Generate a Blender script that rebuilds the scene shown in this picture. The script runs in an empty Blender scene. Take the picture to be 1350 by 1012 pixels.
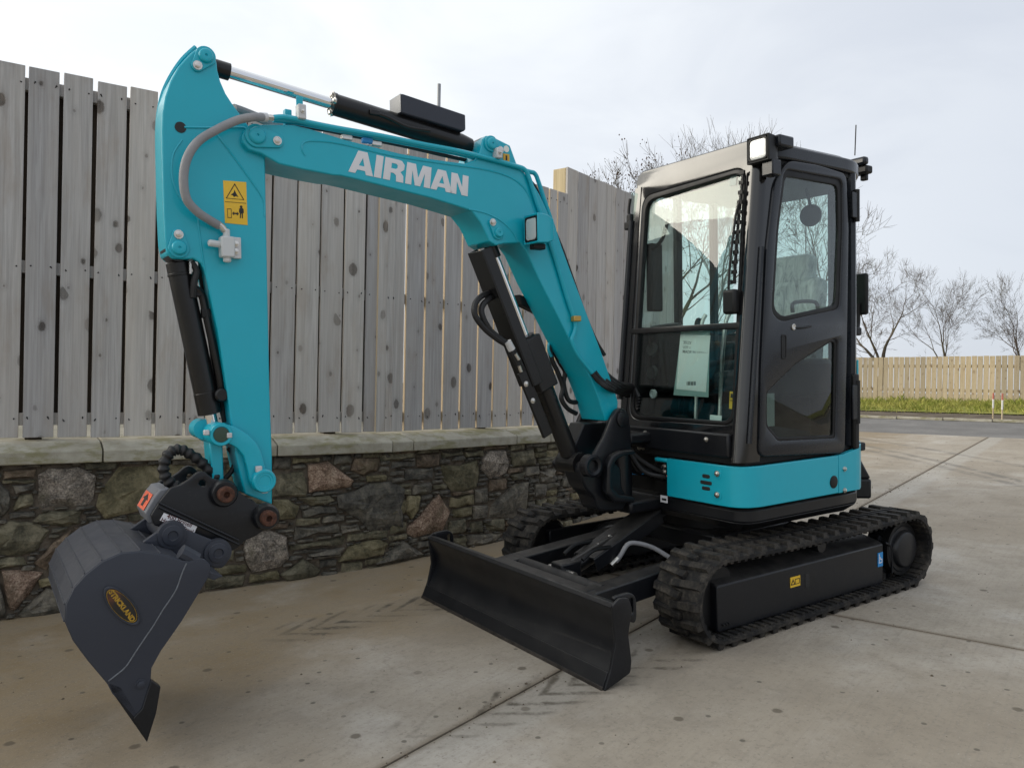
import bpy, bmesh, math, random
from mathutils import Vector, Matrix, noise
R_ = random.Random(7)
SC = bpy.context.scene
COL = SC.collection

# ---------------------------------------------------------------- camera
FPX, PITCH, ROLL, CAMH = 1038.7, -0.0008, 0.0198, 1.2545      # focal length in pixels of a 1350 px wide frame
cd = bpy.data.cameras.new('camera'); cd.sensor_width = 36.0
cd.lens = FPX/1350*36; cd.clip_start = .05; cd.clip_end = 2000
cam = bpy.data.objects.new('camera', cd); COL.objects.link(cam); SC.camera = cam
_f = Vector((0, math.cos(PITCH), math.sin(PITCH))); _u = Vector((0, -math.sin(PITCH), math.cos(PITCH)))
_r = Vector((1, 0, 0))
_X = _r*math.cos(ROLL)+_u*math.sin(ROLL); _Y = -_r*math.sin(ROLL)+_u*math.cos(ROLL); _Z = -_f
cam.matrix_world = Matrix(((_X.x,_Y.x,_Z.x,0),(_X.y,_Y.y,_Z.y,0),(_X.z,_Y.z,_Z.z,CAMH),(0,0,0,1)))

# ---------------------------------------------------------------- sky, sun, exposure
SUN = Vector((-.94, .12, .315)).normalized()                  # towards the sun: low, to the left, behind thin cloud
SC.view_settings.view_transform = 'Standard'; SC.view_settings.look = 'None'
SC.view_settings.exposure = 0.45; SC.view_settings.gamma = 1; SC.view_settings.use_curve_mapping = False
W = bpy.data.worlds.new('World'); SC.world = W; W.use_nodes = True

class NT:
    """short-hand for building node trees"""
    def __init__(s, tree): s.t = tree; s.n = tree.nodes; s.l = tree.links
    def node(s, typ, **kw):
        n = s.n.new(typ)
        for k, v in kw.items(): setattr(n, k, v)
        return n
    def put(s, sock, v):
        if isinstance(v, bpy.types.NodeSocket): s.l.new(v, sock)
        elif v is not None:
            try: sock.default_value = v
            except Exception: sock.default_value = (*v, 1) if len(v) == 3 else v
    def m(s, op, a, b=None, c=None, clamp=False):
        n = s.node('ShaderNodeMath', operation=op); n.use_clamp = clamp
        s.put(n.inputs[0], a)
        if b is not None: s.put(n.inputs[1], b)
        if c is not None: s.put(n.inputs[2], c)
        return n.outputs[0]
    def vm(s, op, a, b=None):
        n = s.node('ShaderNodeVectorMath', operation=op); s.put(n.inputs[0], a)
        if b is not None: s.put(n.inputs[1], b)
        return n.outputs['Value'] if op in ('DOT_PRODUCT', 'LENGTH', 'DISTANCE') else n.outputs[0]
    def mix(s, fac, a, b, mode='MIX'):
        n = s.node('ShaderNodeMix', data_type='RGBA', blend_type=mode); s.put(n.inputs[0], fac)
        s.put(n.inputs[6], a if isinstance(a, bpy.types.NodeSocket) else (*a, 1)); s.put(n.inputs[7], b if isinstance(b, bpy.types.NodeSocket) else (*b, 1))
        return n.outputs[2]
    def ss(s, x, lo, hi, a=0., b=1.):
        n = s.node('ShaderNodeMapRange', interpolation_type='SMOOTHSTEP'); s.put(n.inputs[0], x)
        for i, v in enumerate((lo, hi, a, b)): n.inputs[i+1].default_value = v
        return n.outputs[0]
    def noise(s, vec, scale, detail=4, rough=.55, dist=0):
        n = s.node('ShaderNodeTexNoise'); s.put(n.inputs['Vector'], vec)
        n.inputs['Scale'].default_value = scale; n.inputs['Detail'].default_value = detail
        n.inputs['Roughness'].default_value = rough; n.inputs['Distortion'].default_value = dist
        return n.outputs[0]
    def voro(s, vec, scale, feature='F1', rnd=1.0):
        n = s.node('ShaderNodeTexVoronoi', feature=feature); s.put(n.inputs['Vector'], vec)
        n.inputs['Scale'].default_value = scale; n.inputs['Randomness'].default_value = rnd
        return n
    def scale(s, vec, v):
        return s.vm('MULTIPLY', vec, v)
    def ramp(s, fac, stops):
        n = s.node('ShaderNodeValToRGB'); s.put(n.inputs[0], fac); e = n.color_ramp.elements
        while len(e) < len(stops): e.new(.5)
        for el, (p, c) in zip(e, stops): el.position = p; el.color = (*c, 1) if len(c) == 3 else c
        return n.outputs[0]

w = NT(W.node_tree); bg = W.node_tree.nodes['Background']
sky = w.node('ShaderNodeTexSky', sky_type='NISHITA'); sky.sun_disc = False
sky.sun_elevation = math.asin(SUN.z); sky.sun_rotation = math.atan2(SUN.x, SUN.y)
tc = w.node('ShaderNodeTexCoord').outputs['Generated']
dt = w.vm('DOT_PRODUCT', tc, tuple(SUN))
cl = w.noise(w.scale(tc, (1, 1, 2.6)), 2.6, 5, .55, .4)
base = w.mix(w.ss(dt, -.75, .62), (5.05, 5.4, 6.05), (8.3, 8.55, 8.75))       # lilac grey away from the sun, milky white towards it
base = w.mix(w.ss(cl, .38, .66), base, w.scale(base, (.88, .89, .915)))
glow = w.m('POWER', w.m('MAXIMUM', dt, 0.), 9.)
base = w.vm('ADD', base, w.vm('MULTIPLY', (22., 20., 16.), w.node('ShaderNodeCombineXYZ').outputs[0]) if False else w.mix(glow, (0, 0, 0), (20., 18.6, 15.5)))
col = w.mix(.90, sky.outputs[0], base)
w.put(bg.inputs['Color'], col); bg.inputs['Strength'].default_value = .1

sl = bpy.data.lights.new('sun', 'SUN'); sl.energy = 1.15; sl.angle = math.radians(36); sl.color = (1, .93, .80)
so = bpy.data.objects.new('sun', sl); COL.objects.link(so); so.rotation_euler = SUN.to_track_quat('Z', 'Y').to_euler()
so.location = (-20, 0, 12)

# ---------------------------------------------------------------- survey: image rays <-> places
O = Vector((1.3279, 5.0911, 0)); YAW = .9738
F = Vector((-math.sin(YAW), -math.cos(YAW), -.0471)).normalized()            # the machine's forward, left and up
L = Vector((math.cos(YAW), -math.sin(YAW), -.0048)); L = (L-F*F.dot(L)).normalized()
N = F.cross(L)
RM = Matrix(((F.x,L.x,N.x),(F.y,L.y,N.y),(F.z,L.z,N.z)))
MW = RM.to_4x4(); MW.translation = O
CP = Vector((0, 0, CAMH)); CL = RM.transposed() @ (CP-O)
def ray(u, v):
    du, dv = u-675, v-506
    a = (du*math.cos(ROLL)+dv*math.sin(ROLL))/FPX; b = -(-du*math.sin(ROLL)+dv*math.cos(ROLL))/FPX
    return Vector((a, math.cos(PITCH)-b*math.sin(PITCH), math.sin(PITCH)+b*math.cos(PITCH)))
def U(u, v, ax, val):                                                         # pixel -> machine frame, on a plane x|y|z = val
    d = RM.transposed() @ ray(u, v); i = 'xyz'.index(ax)
    return CL + d*((val-CL[i])/d[i])
def UY(pts, y): return [(p.x, p.z) for p in (U(u, v, 'y', y) for u, v in pts)]
def plane_hit(u, v, p0, n):
    d = ray(u, v); return CP + d*((p0-CP).dot(n)/d.dot(n))

# ---------------------------------------------------------------- helpers
def tag(o, label=None, cat=None, group=None, kind=None):
    for k, v in (('label', label), ('category', cat), ('group', group), ('kind', kind)):
        if v: o[k] = v
    return o
def link(name, me, parent=None, mat=None):
    o = bpy.data.objects.new(name, me); COL.objects.link(o)
    if parent: o.parent = parent
    if mat and me and not me.materials: me.materials.append(mat)
    return o
def empty(name, loc=(0, 0, 0), M=None):
    o = bpy.data.objects.new(name, None); COL.objects.link(o); o.empty_display_size = .2
    if M is not None: o.matrix_world = M
    else: o.location = loc
    return o
def finish(bm, name, mat, parent=None, smooth=True, bevel=0, seg=2, angle=35, label=None):
    me = bpy.data.meshes.new(name)
    bmesh.ops.recalc_face_normals(bm, faces=bm.faces)
    if smooth:
        for f in bm.faces: f.smooth = True
        for e in bm.edges:
            if len(e.link_faces) == 2 and e.calc_face_angle(0) > math.radians(angle): e.smooth = False
    bm.to_mesh(me); bm.free()
    o = link(name, me, parent, mat)
    if bevel:
        b = o.modifiers.new('bevel', 'BEVEL'); b.width = bevel; b.segments = seg; b.limit_method = 'ANGLE'; b.angle_limit = math.radians(38)
        b.harden_normals = False
    if label: o['label'] = label
    return o
def add_prism(bm, pts, y0, y1):                       # polygon in x,z pushed from y0 to y1
    a = [bm.verts.new((x, y0, z)) for x, z in pts]; b = [bm.verts.new((x, y1, z)) for x, z in pts]
    n = len(pts); bm.faces.new(a); bm.faces.new(b[::-1])
    for i in range(n): bm.faces.new((a[i], b[i], b[(i+1) % n], a[(i+1) % n]))
def add_zprism(bm, pts, z0, z1, taper=None):          # plan polygon pushed up in z
    a = [bm.verts.new((x, y, z0)) for x, y in pts]; b = [bm.verts.new((x, y, z1)) for x, y in (taper or pts)]
    n = len(pts); bm.faces.new(a); bm.faces.new(b[::-1])
    for i in range(n): bm.faces.new((a[i], b[i], b[(i+1) % n], a[(i+1) % n]))
def add_box(bm, c, s, M=None):
    r = bmesh.ops.create_cube(bm, size=1)['verts']
    for v in r:
        p = Vector((v.co.x*s[0], v.co.y*s[1], v.co.z*s[2]))
        v.co = (M @ p if M else p) + Vector(c)
    return r
def frame(d):
    d = d.normalized(); a = Vector((0, 0, 1)) if abs(d.z) < .9 else Vector((1, 0, 0))
    x = a.cross(d).normalized(); return x, d.cross(x)
def add_cyl(bm, p0, p1, r0, n=20, r1=None, cap=True):
    p0, p1 = Vector(p0), Vector(p1); r1 = r0 if r1 is None else r1
    x, y = frame(p1-p0); A, B = [], []
    for i in range(n):
        t = 2*math.pi*i/n; d = x*math.cos(t)+y*math.sin(t)
        A.append(bm.verts.new(p0+d*r0)); B.append(bm.verts.new(p1+d*r1))
    for i in range(n): bm.faces.new((A[i], A[(i+1) % n], B[(i+1) % n], B[i]))
    if cap: bm.faces.new(A[::-1]); bm.faces.new(B)
def add_lathe(bm, p0, axis, prof, n=24):              # prof: (distance along axis, radius)
    p0 = Vector(p0); axis = Vector(axis).normalized(); x, y = frame(axis); rings = []
    for h, r in prof:
        rings.append([bm.verts.new(p0+axis*h+(x*math.cos(2*math.pi*i/n)+y*math.sin(2*math.pi*i/n))*max(r, 1e-4)) for i in range(n)])
    for a, b in zip(rings, rings[1:]):
        for i in range(n): bm.faces.new((a[i], a[(i+1) % n], b[(i+1) % n], b[i]))
    bm.faces.new(rings[0][::-1]); bm.faces.new(rings[-1])
def smooth_path(P, k=6):
    P = [Vector(p) for p in P]; out = []
    for i in range(len(P)-1):
        p0 = P[max(i-1, 0)]; p1 = P[i]; p2 = P[i+1]; p3 = P[min(i+2, len(P)-1)]
        for j in range(k):
            t = j/k
            out.append(.5*((2*p1)+(p2-p0)*t+(2*p0-5*p1+4*p2-p3)*t*t+(3*p1-p0-3*p2+p3)*t**3))
    out.append(P[-1]); return out
def add_tube(bm, P, r, n=8, k=6, rfun=None):
    P = smooth_path(P, k) if k else [Vector(p) for p in P]
    x, y = frame(P[1]-P[0]); rings = []
    for i, p in enumerate(P):
        d = (P[min(i+1, len(P)-1)]-P[max(i-1, 0)]).normalized()
        x = (x-d*x.dot(d)).normalized(); y = d.cross(x)
        rr = rfun(i) if rfun else r
        rings.append([bm.verts.new(p+(x*math.cos(2*math.pi*j/n)+y*math.sin(2*math.pi*j/n))*rr) for j in range(n)])
    for a, b in zip(rings, rings[1:]):
        for j in range(n): bm.faces.new((a[j], a[(j+1) % n], b[(j+1) % n], b[j]))
    bm.faces.new(rings[0][::-1]); bm.faces.new(rings[-1])
def tube(name, P, r, mat, parent, n=8, k=6, rfun=None):
    bm = bmesh.new(); add_tube(bm, P, r, n, k, rfun); return finish(bm, name, mat, parent)
def cyl(name, p0, p1, r, mat, parent, n=20, r1=None, bevel=0):
    bm = bmesh.new(); add_cyl(bm, p0, p1, r, n, r1); return finish(bm, name, mat, parent, bevel=bevel)
def lathe(name, p0, axis, prof, mat, parent, n=24):
    bm = bmesh.new(); add_lathe(bm, p0, axis, prof, n); return finish(bm, name, mat, parent)
def prism(name, pts, y0, y1, mat, parent, bevel=.004, smooth=True):
    bm = bmesh.new(); add_prism(bm, pts, y0, y1); return finish(bm, name, mat, parent, bevel=bevel, smooth=smooth)
def box(name, c, s, mat, parent, bevel=.004, M=None):
    bm = bmesh.new(); add_box(bm, c, s, M); return finish(bm, name, mat, parent, bevel=bevel)
def plate(name, loops, thick, bev, mapf, mat, parent):
    """flat plate with holes: loops are 2-D outlines, mapf takes (a, b, out) to a place"""
    cu = bpy.data.curves.new('outline', 'CURVE'); cu.dimensions = '2D'; cu.fill_mode = 'BOTH'
    cu.extrude = max(thick/2-bev, .0002); cu.bevel_depth = bev; cu.bevel_resolution = 2; cu.offset = -bev
    for lp in loops:
        sp = cu.splines.new('POLY'); sp.points.add(len(lp)-1); sp.use_cyclic_u = True
        for p, q in zip(sp.points, lp): p.co = (q[0], q[1], 0, 1)
    ob = bpy.data.objects.new('outline', cu)
    me = bpy.data.meshes.new_from_object(ob); bpy.data.objects.remove(ob); bpy.data.curves.remove(cu)
    for v in me.vertices: v.co = mapf(v.co.x, v.co.y, v.co.z)
    bm = bmesh.new(); bm.from_mesh(me); bpy.data.meshes.remove(me)
    bmesh.ops.remove_doubles(bm, verts=bm.verts, dist=1e-5)
    return finish(bm, name, mat, parent)
def ymap(y):                                          # 2-D (x, z) on a plane y, out = towards +y
    return lambda a, b, c: Vector((a, y-c, b))
def rounded(pts, r, k=5):                             # round the corners of a 2-D outline
    out = []; n = len(pts)
    for i in range(n):
        p = Vector(pts[i][:2]); a = Vector(pts[i-1][:2])-p; b = Vector(pts[(i+1) % n][:2])-p
        rr = pts[i][2] if len(pts[i]) > 2 else r
        da = min(rr, a.length*.48); db = min(rr, b.length*.48)
        q0 = p+a.normalized()*da; q1 = p+b.normalized()*db
        for j in range(k+1):
            t = j/k; q = q0*(1-t)**2+p*2*t*(1-t)+q1*t*t; out.append((q.x, q.y))
    return out
def text_mesh(name, s, size, M, mat, parent, depth=.0006, bold=0, align='CENTER'):
    cu = bpy.data.curves.new('text', 'FONT'); cu.body = s; cu.size = size; cu.extrude = depth; cu.offset = bold
    cu.align_x = align; cu.align_y = 'CENTER'; cu.resolution_u = 3
    ob = bpy.data.objects.new('text', cu); me = bpy.data.meshes.new_from_object(ob)
    bpy.data.objects.remove(ob); bpy.data.curves.remove(cu)
    me.transform(M); me.name = name; me.materials.clear()
    return link(name, me, parent, mat)

# ---------------------------------------------------------------- materials
MATS = {}
def mat(name, base=(.5, .5, .5), rough=.5, metal=0., coat=0., spec=.5, var=.0, vscale=8., bump=0., bscale=60., fn=None, emit=None):
    m = bpy.data.materials.new(name); m.use_nodes = True; t = NT(m.node_tree); p = m.node_tree.nodes['Principled BSDF']
    p.inputs['Roughness'].default_value = rough; p.inputs['Metallic'].default_value = metal
    p.inputs['Coat Weight'].default_value = coat; p.inputs['Coat Roughness'].default_value = .08
    p.inputs['Specular IOR Level'].default_value = spec
    p.inputs['Base Color'].default_value = (*base, 1)
    co = t.node('ShaderNodeTexCoord').outputs['Object']
    if var:
        n = t.noise(co, vscale, 5, .6)
        c = t.mix(t.ss(n, .3, .7), tuple(x*(1-var) for x in base), tuple(min(1, x*(1+var)) for x in base)); t.put(p.inputs['Base Color'], c)
        t.put(p.inputs['Roughness'], t.ss(n, .25, .75, max(0, rough-.08), min(1, rough+.1)))
    if bump:
        b = t.node('ShaderNodeBump'); b.inputs['Strength'].default_value = bump; b.inputs['Distance'].default_value = .004
        t.put(b.inputs['Height'], t.noise(co, bscale, 4, .6)); t.put(p.inputs['Normal'], b.outputs[0])
    if fn: fn(t, p, co)
    MATS[name] = m; return m
def bumpn(t, p, h, strength=.5, dist=.004):
    b = t.node('ShaderNodeBump'); b.inputs['Strength'].default_value = strength; b.inputs['Distance'].default_value = dist
    t.put(b.inputs['Height'], h); t.put(p.inputs['Normal'], b.outputs[0])
def objrand(t, co, k=37.):
    r = t.node('ShaderNodeObjectInfo').outputs['Random']
    c = t.node('ShaderNodeCombineXYZ'); t.put(c.inputs[0], t.m('MULTIPLY', r, k)); t.put(c.inputs[1], t.m('MULTIPLY', r, k*1.7)); t.put(c.inputs[2], t.m('MULTIPLY', r, k*2.3))
    return r, t.vm('ADD', co, c.outputs[0])

def paint_fn(dust):
    def fn(t, p, co):
        n = t.noise(co, 5, 6, .65); n2 = t.noise(co, 90, 3, .6)
        b0 = tuple(p.inputs['Base Color'].default_value)[:3]
        c = t.mix(t.ss(n, .35, .75, 0, .35), b0, tuple(x*.86+.004 for x in b0))
        up = t.node('ShaderNodeSeparateXYZ'); t.put(up.inputs[0], t.node('ShaderNodeNewGeometry').outputs['Normal'])
        set_ = t.m('MULTIPLY', t.ss(up.outputs[2], .3, 1.), t.ss(t.noise(co, 11, 5, .65), .3, .7, .3, 1.))
        c = t.mix(t.m('MULTIPLY', set_, min(.30, dust*3.)), c, (.26, .24, .21))
        scr = t.ss(t.noise(t.scale(co, (3, 40, 9)), 5.0, 4, .7, 1.2), .66, .76); c = t.mix(t.m('MULTIPLY', scr, dust*2.), c, (.22, .21, .20))
        c = t.mix(t.m('MULTIPLY', t.ss(n2, .55, .8), dust*.6), c, (.26, .24, .21)); t.put(p.inputs['Base Color'], c)
        r0 = p.inputs['Roughness'].default_value
        t.put(p.inputs['Roughness'], t.ss(n, .3, .7, r0-.06, r0+.10))
        bumpn(t, p, t.noise(co, 260, 2, .5), .02, .001)
    return fn
TEAL = mat('teal_paint', (.001, .405, .525), .34, coat=.2, fn=paint_fn(.05))
DARK = mat('charcoal_paint', (.0062, .0072, .0098), .36, coat=.08, spec=.36, fn=paint_fn(.06))
CABP = mat('cab_paint', (.0095, .0120, .0170), .26, coat=.18, spec=.33, fn=paint_fn(.03))
FRONTP = mat('cab_front_paint', (.007, .0072, .0082), .11, coat=.65, spec=.42, fn=paint_fn(.01))
BUCK = mat('bucket_paint', (.031, .036, .050), .44, spec=.4, fn=paint_fn(.035))
BLACK = mat('black_plastic', (.007, .007, .0075), .5, spec=.35, var=.2)
SATIN = mat('black_cylinder_paint', (.007, .007, .0075), .33, coat=.1, spec=.38, fn=paint_fn(.03))
HOSE = mat('black_hose', (.010, .010, .011), .55)
GREYHOSE = mat('grey_hose', (.27, .27, .28), .6, var=.12, bump=.3, bscale=180)
STEEL = mat('zinc_steel', (.62, .60, .56), .32, metal=1., var=.15, vscale=40)
CHROME = mat('chrome_rod', (.80, .80, .80), .09, metal=1.)
ALU = mat('bare_alloy', (.60, .60, .60), .5, metal=.25, var=.1)
BRASSY = mat('brass_clip', (.55, .36, .10), .45, metal=.6)
WHITE = mat('white_print', (.72, .72, .74), .45)
INK = mat('black_print', (.015, .015, .015), .6)
YELLOW = mat('yellow_sticker', (.80, .50, .03), .4, var=.05)
BLUE = mat('blue_sticker', (.02, .26, .62), .4)
ORANGE = mat('orange_sticker', (.75, .13, .06), .5, var=.25, vscale=60)
GOLD = mat('gold_print', (.36, .21, .015), .5, var=.35, vscale=90)
EDGE = mat('scraped_edge_steel', (.035, .030, .026), .5, metal=.3, var=.5, vscale=30, bump=.3)
PAPER = mat('white_paper', (.78, .80, .76), .7)
def rust_fn(t, p, co):
    n = t.noise(co, 60, 6, .65); t.put(p.inputs['Base Color'], t.ramp(n, [(.3, (.022, .010, .007)), (.55, (.085, .030, .015)), (.8, (.16, .075, .040))]))
    bumpn(t, p, n, .5, .003)
RUST = mat('rusty_steel', (.14, .05, .02), .8, fn=rust_fn)
def rubber_fn(t, p, co):
    n = t.noise(co, 9, 6, .7); n2 = t.noise(co, 45, 5, .65)
    nz = t.node('ShaderNodeNewGeometry').outputs['Normal']
    k = t.m('MULTIPLY', t.ss(n, .40, .68), t.ss(n2, .35, .7, .35, 1.))
    t.put(p.inputs['Base Color'], t.mix(k, (.010, .010, .0105), (.085, .074, .060)))
    bumpn(t, p, n2, .5, .004)
RUBBER = mat('dusty_rubber', (.02, .02, .02), .78, spec=.3, fn=rubber_fn)
SEATM = mat('seat_cloth', (.014, .015, .016), .8, bump=.4, bscale=200)
def wrap_fn(t, p, co):
    n = t.noise(t.scale(co, (1, 1, .35)), 14, 5, .7, 1.5); t.put(p.inputs['Base Color'], t.ramp(n, [(.3, (.10, .12, .12)), (.5, (.42, .46, .45)), (.7, (.70, .73, .72))]))
    bumpn(t, p, n, .9, .02)
WRAP = mat('plastic_wrap', (.5, .5, .5), .18, fn=wrap_fn)
def glass_mat(name, tint, ior=1.5, extra=.0):
    m = bpy.data.materials.new(name); m.use_nodes = True; t = NT(m.node_tree); t.n.remove(t.n['Principled BSDF'])
    out = t.n['Material Output']; tr = t.node('ShaderNodeBsdfTransparent'); tr.inputs[0].default_value = (*tint, 1)
    gl = t.node('ShaderNodeBsdfGlossy'); gl.inputs['Roughness'].default_value = .0; gl.inputs[0].default_value = (1, 1, 1, 1)
    fr = t.node('ShaderNodeFresnel'); t.put(fr.inputs[0], t.m('ADD', ior, t.m('MULTIPLY', t.node('ShaderNodeNewGeometry').outputs['Backfacing'], 1/ior-ior)))
    mx = t.node('ShaderNodeMixShader'); t.put(mx.inputs[0], t.m('ADD', fr.outputs[0], extra)); t.put(mx.inputs[1], tr.outputs[0]); t.put(mx.inputs[2], gl.outputs[0])
    t.put(out.inputs[0], mx.outputs[0]); return m
GLASS = glass_mat('tinted_glass', (.875, .945, .925), 1.5)
DGLASS = glass_mat('dark_tinted_glass', (.58, .64, .63), 1.36)
LENS = mat('lamp_lens', (.62, .62, .60), .12, coat=1., spec=.8, bump=.6, bscale=70)
MIRROR = mat('mirror_face', (.55, .58, .58), .08, metal=.9)

# wood: grey weathered boards with grain, knots and nail heads; edges still pale
def wood_fn(dark, light, knot, edge, lichen):
    def fn(t, p, co):
        r, c = objrand(t, co)
        sx = t.scale(c, (30, 30, .9)); grain = t.noise(sx, 1.6, 6, .62, .6)
        fine = t.noise(t.scale(c, (240, 240, 3.)), 1.0, 3, .6)
        kx = t.node('ShaderNodeSeparateXYZ'); t.put(kx.inputs[0], c); kv = t.node('ShaderNodeCombineXYZ'); t.put(kv.inputs[0], t.m('MULTIPLY', kx.outputs[0], 7.)); t.put(kv.inputs[1], t.m('MULTIPLY', kx.outputs[2], 4.6))
        k = t.voro(kv.outputs[0], 1.0); k.voronoi_dimensions = '2D'; kd = k.outputs['Distance']
        kc = t.node('ShaderNodeSeparateColor'); t.put(kc.inputs[0], k.outputs['Color'])
        size = t.m('ADD', .025, t.m('MULTIPLY', t.m('POWER', kc.outputs[0], 3.), .20))
        kd2 = t.m('ADD', kd, t.m('MULTIPLY', t.m('SUBTRACT', t.noise(c, 34, 5, .7), .5), .16))
        kn = t.m('MULTIPLY', t.ss(t.m('SUBTRACT', kd2, size), -.03, .04, 1, 0), t.ss(kc.outputs[1], .56, .62))
        halo = t.m('MULTIPLY', t.ss(t.m('SUBTRACT', kd2, size), .0, .22, 1, 0), t.ss(kc.outputs[1], .56, .62))
        rings = t.m('SINE', t.m('ADD', t.m('MULTIPLY', kd2, 95.), t.m('MULTIPLY', grain, 22.)))
        base = t.mix(t.ss(grain, .28, .72), dark, light)
        base = t.mix(t.ss(fine, .35, .75, 0, .30), base, tuple(x*.62 for x in dark))
        base = t.mix(t.m('MULTIPLY', t.ss(rings, .2, 1.), t.m('MULTIPLY', halo, .32)), base, tuple(x*.5 for x in dark))
        base = t.mix(t.m('MULTIPLY', halo, .25), base, tuple(x*.72 for x in dark))
        core = t.m('MULTIPLY', t.ss(t.m('SINE', t.m('MULTIPLY', kd2, 120.)), -.2, .9), t.ss(t.noise(c, 60, 4, .7), .3, .7, .3, 1.))
        base = t.mix(t.m('MULTIPLY', kn, t.ss(kc.outputs[2], .1, .9, .6, .97)), base, t.mix(core, knot, tuple(x*3.2 for x in knot)))
        big = t.noise(t.scale(c, (6, 6, .7)), 1.0, 4, .6)
        base = t.mix(t.ss(big, .35, .7, 0, .5), base, tuple(x*y for x, y in zip(light, (.92, .88, .82))))
        base = t.mix(t.ss(t.noise(t.scale(c, (5, 5, 1.3)), 1.7, 5, .65), .5, .72, 0, .42), base, tuple(x*y for x, y in zip(dark, (.92, .80, .68))))
        tint = t.mix(r, (.80, .79, .80), (1.12, 1.08, 1.03)); base = t.mix(1., base, tint, 'MULTIPLY')
        sep = t.node('ShaderNodeSeparateXYZ'); t.put(sep.inputs[0], co)
        nr = t.node('ShaderNodeSeparateXYZ'); t.put(nr.inputs[0], t.node('ShaderNodeTexCoord').outputs['Normal'])
        if edge: base = t.mix(t.ss(t.m('ABSOLUTE', nr.outputs[0]), .6, .9), base, edge)
        if lichen: base = t.mix(t.ss(t.noise(c, 3.0, 5, .7), .6, .8, 0, .3), base, lichen)
        t.put(p.inputs['Base Color'], base)
        bumpn(t, p, t.m('ADD', t.m('MULTIPLY', fine, .5), t.m('ADD', grain, t.m('MULTIPLY', kn, -.6))), .35, .003)
    return fn
WOOD = mat('weathered_boards', (.3, .28, .26), .85, spec=.25, fn=wood_fn((.385, .374, .362), (.555, .545, .532), (.040, .033, .028), None, None))
WOODEDGE = mat('boards_with_fresh_edges', (.3, .28, .26), .85, spec=.25, fn=wood_fn((.385, .374, .362), (.555, .545, .532), (.040, .033, .028), (.52, .42, .29), None))
WOODBACK = mat('shade_coloured_boards', (.05, .04, .035), .9, spec=.1, fn=wood_fn((.040, .033, .028), (.07, .06, .05), (.02, .015, .012), None, None))  # shade behind the fence put into a near-black copy of the board colour
PALEWOOD = mat('fresh_timber', (.6, .5, .3), .8, spec=.25, fn=wood_fn((.52, .43, .26), (.68, .58, .38), (.20, .12, .06), None, None))
FARWOOD = mat('new_fence_boards', (.5, .43, .3), .85, spec=.2, fn=wood_fn((.42, .35, .24), (.56, .48, .35), (.16, .11, .07), None, (.34, .33, .20)))

def stone_fn(kind):
    pal = {'slate': [(.068, .065, .057), (.122, .113, .095), (.185, .167, .134)], 'green': [(.068, .064, .045), (.128, .117, .080), (.190, .170, .118)],
           'ochre': [(.095, .085, .050), (.165, .145, .085), (.225, .195, .125)], 'granite': [(.09, .082, .074), (.21, .185, .16), (.40, .355, .31)],
           'pink': [(.14, .09, .065), (.30, .205, .15), (.46, .36, .28)], 'brown': [(.075, .058, .042), (.15, .112, .08), (.23, .18, .13)]}[kind]
    def fn(t, p, co):
        r, c = objrand(t, co)
        n = t.noise(c, 9 if kind not in ('granite', 'pink') else 14, 7, .7, .5)
        s = t.noise(c, 85 if kind in ('granite', 'pink') else 38, 4, .75)
        f = t.m('ADD', t.m('MULTIPLY', n, .5 if kind in ('granite', 'pink') else .7), t.m('MULTIPLY', s, .5 if kind in ('granite', 'pink') else .3))
        b = t.ramp(f, [(.40, tuple(x*.8 for x in pal[0])), (.5, pal[1]), (.60, tuple(x*1.15 for x in pal[2]))])
        b = t.mix(t.ss(t.noise(c, 5, 4, .6), .52, .72, 0, .5), b, (.100, .090, .050))                     # moss and algae
        b = t.mix(t.ss(t.noise(c, 22, 5, .7), .66, .76, 0, .5), b, (.22, .21, .18))                      # lichen
        b = t.mix(1., b, t.mix(r, (.72, .72, .72), (1.22, 1.18, 1.12)), 'MULTIPLY')
        t.put(p.inputs['Base Color'], b)
        lay = t.noise(t.scale(c, (3, 3, 24)), 1.5, 4, .6) if kind in ('slate', 'green') else s
        bumpn(t, p, t.m('ADD', n, t.m('MULTIPLY', lay, .7)), 1., .015)
    return fn
STONES = {k: mat(k+'_stone', (.1, .1, .1), .82, spec=.35, fn=stone_fn(k)) for k in ('slate', 'green', 'ochre', 'granite', 'pink', 'brown')}
def mortar_fn(t, p, co):
    n = t.noise(co, 14, 7, .7); t.put(p.inputs['Base Color'], t.ramp(n, [(.3, (.058, .048, .038)), (.52, (.135, .110, .084)), (.72, (.205, .168, .130))])); bumpn(t, p, n, 1., .02)
MORTAR = mat('mortar', (.1, .08, .06), .95, spec=.2, fn=mortar_fn)
def coping_fn(t, p, co):
    r, c = objrand(t, co); n = t.noise(c, 6, 6, .65); g = t.noise(t.scale(c, (3, 3, 9)), 1.7, 5, .65)
    b = t.mix(t.ss(n, .3, .7), (.30, .275, .215), (.43, .405, .335)); b = t.mix(t.ss(g, .47, .66, 0, .75), b, (.205, .19, .085))
    b = t.mix(t.ss(t.noise(c, 20, 5, .7), .6, .75, 0, .5), b, (.11, .095, .06)); t.put(p.inputs['Base Color'], b); bumpn(t, p, t.noise(c, 90, 4, .7), .4, .004)
COPING = mat('mossy_concrete', (.4, .38, .3), .9, spec=.25, fn=coping_fn)

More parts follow.
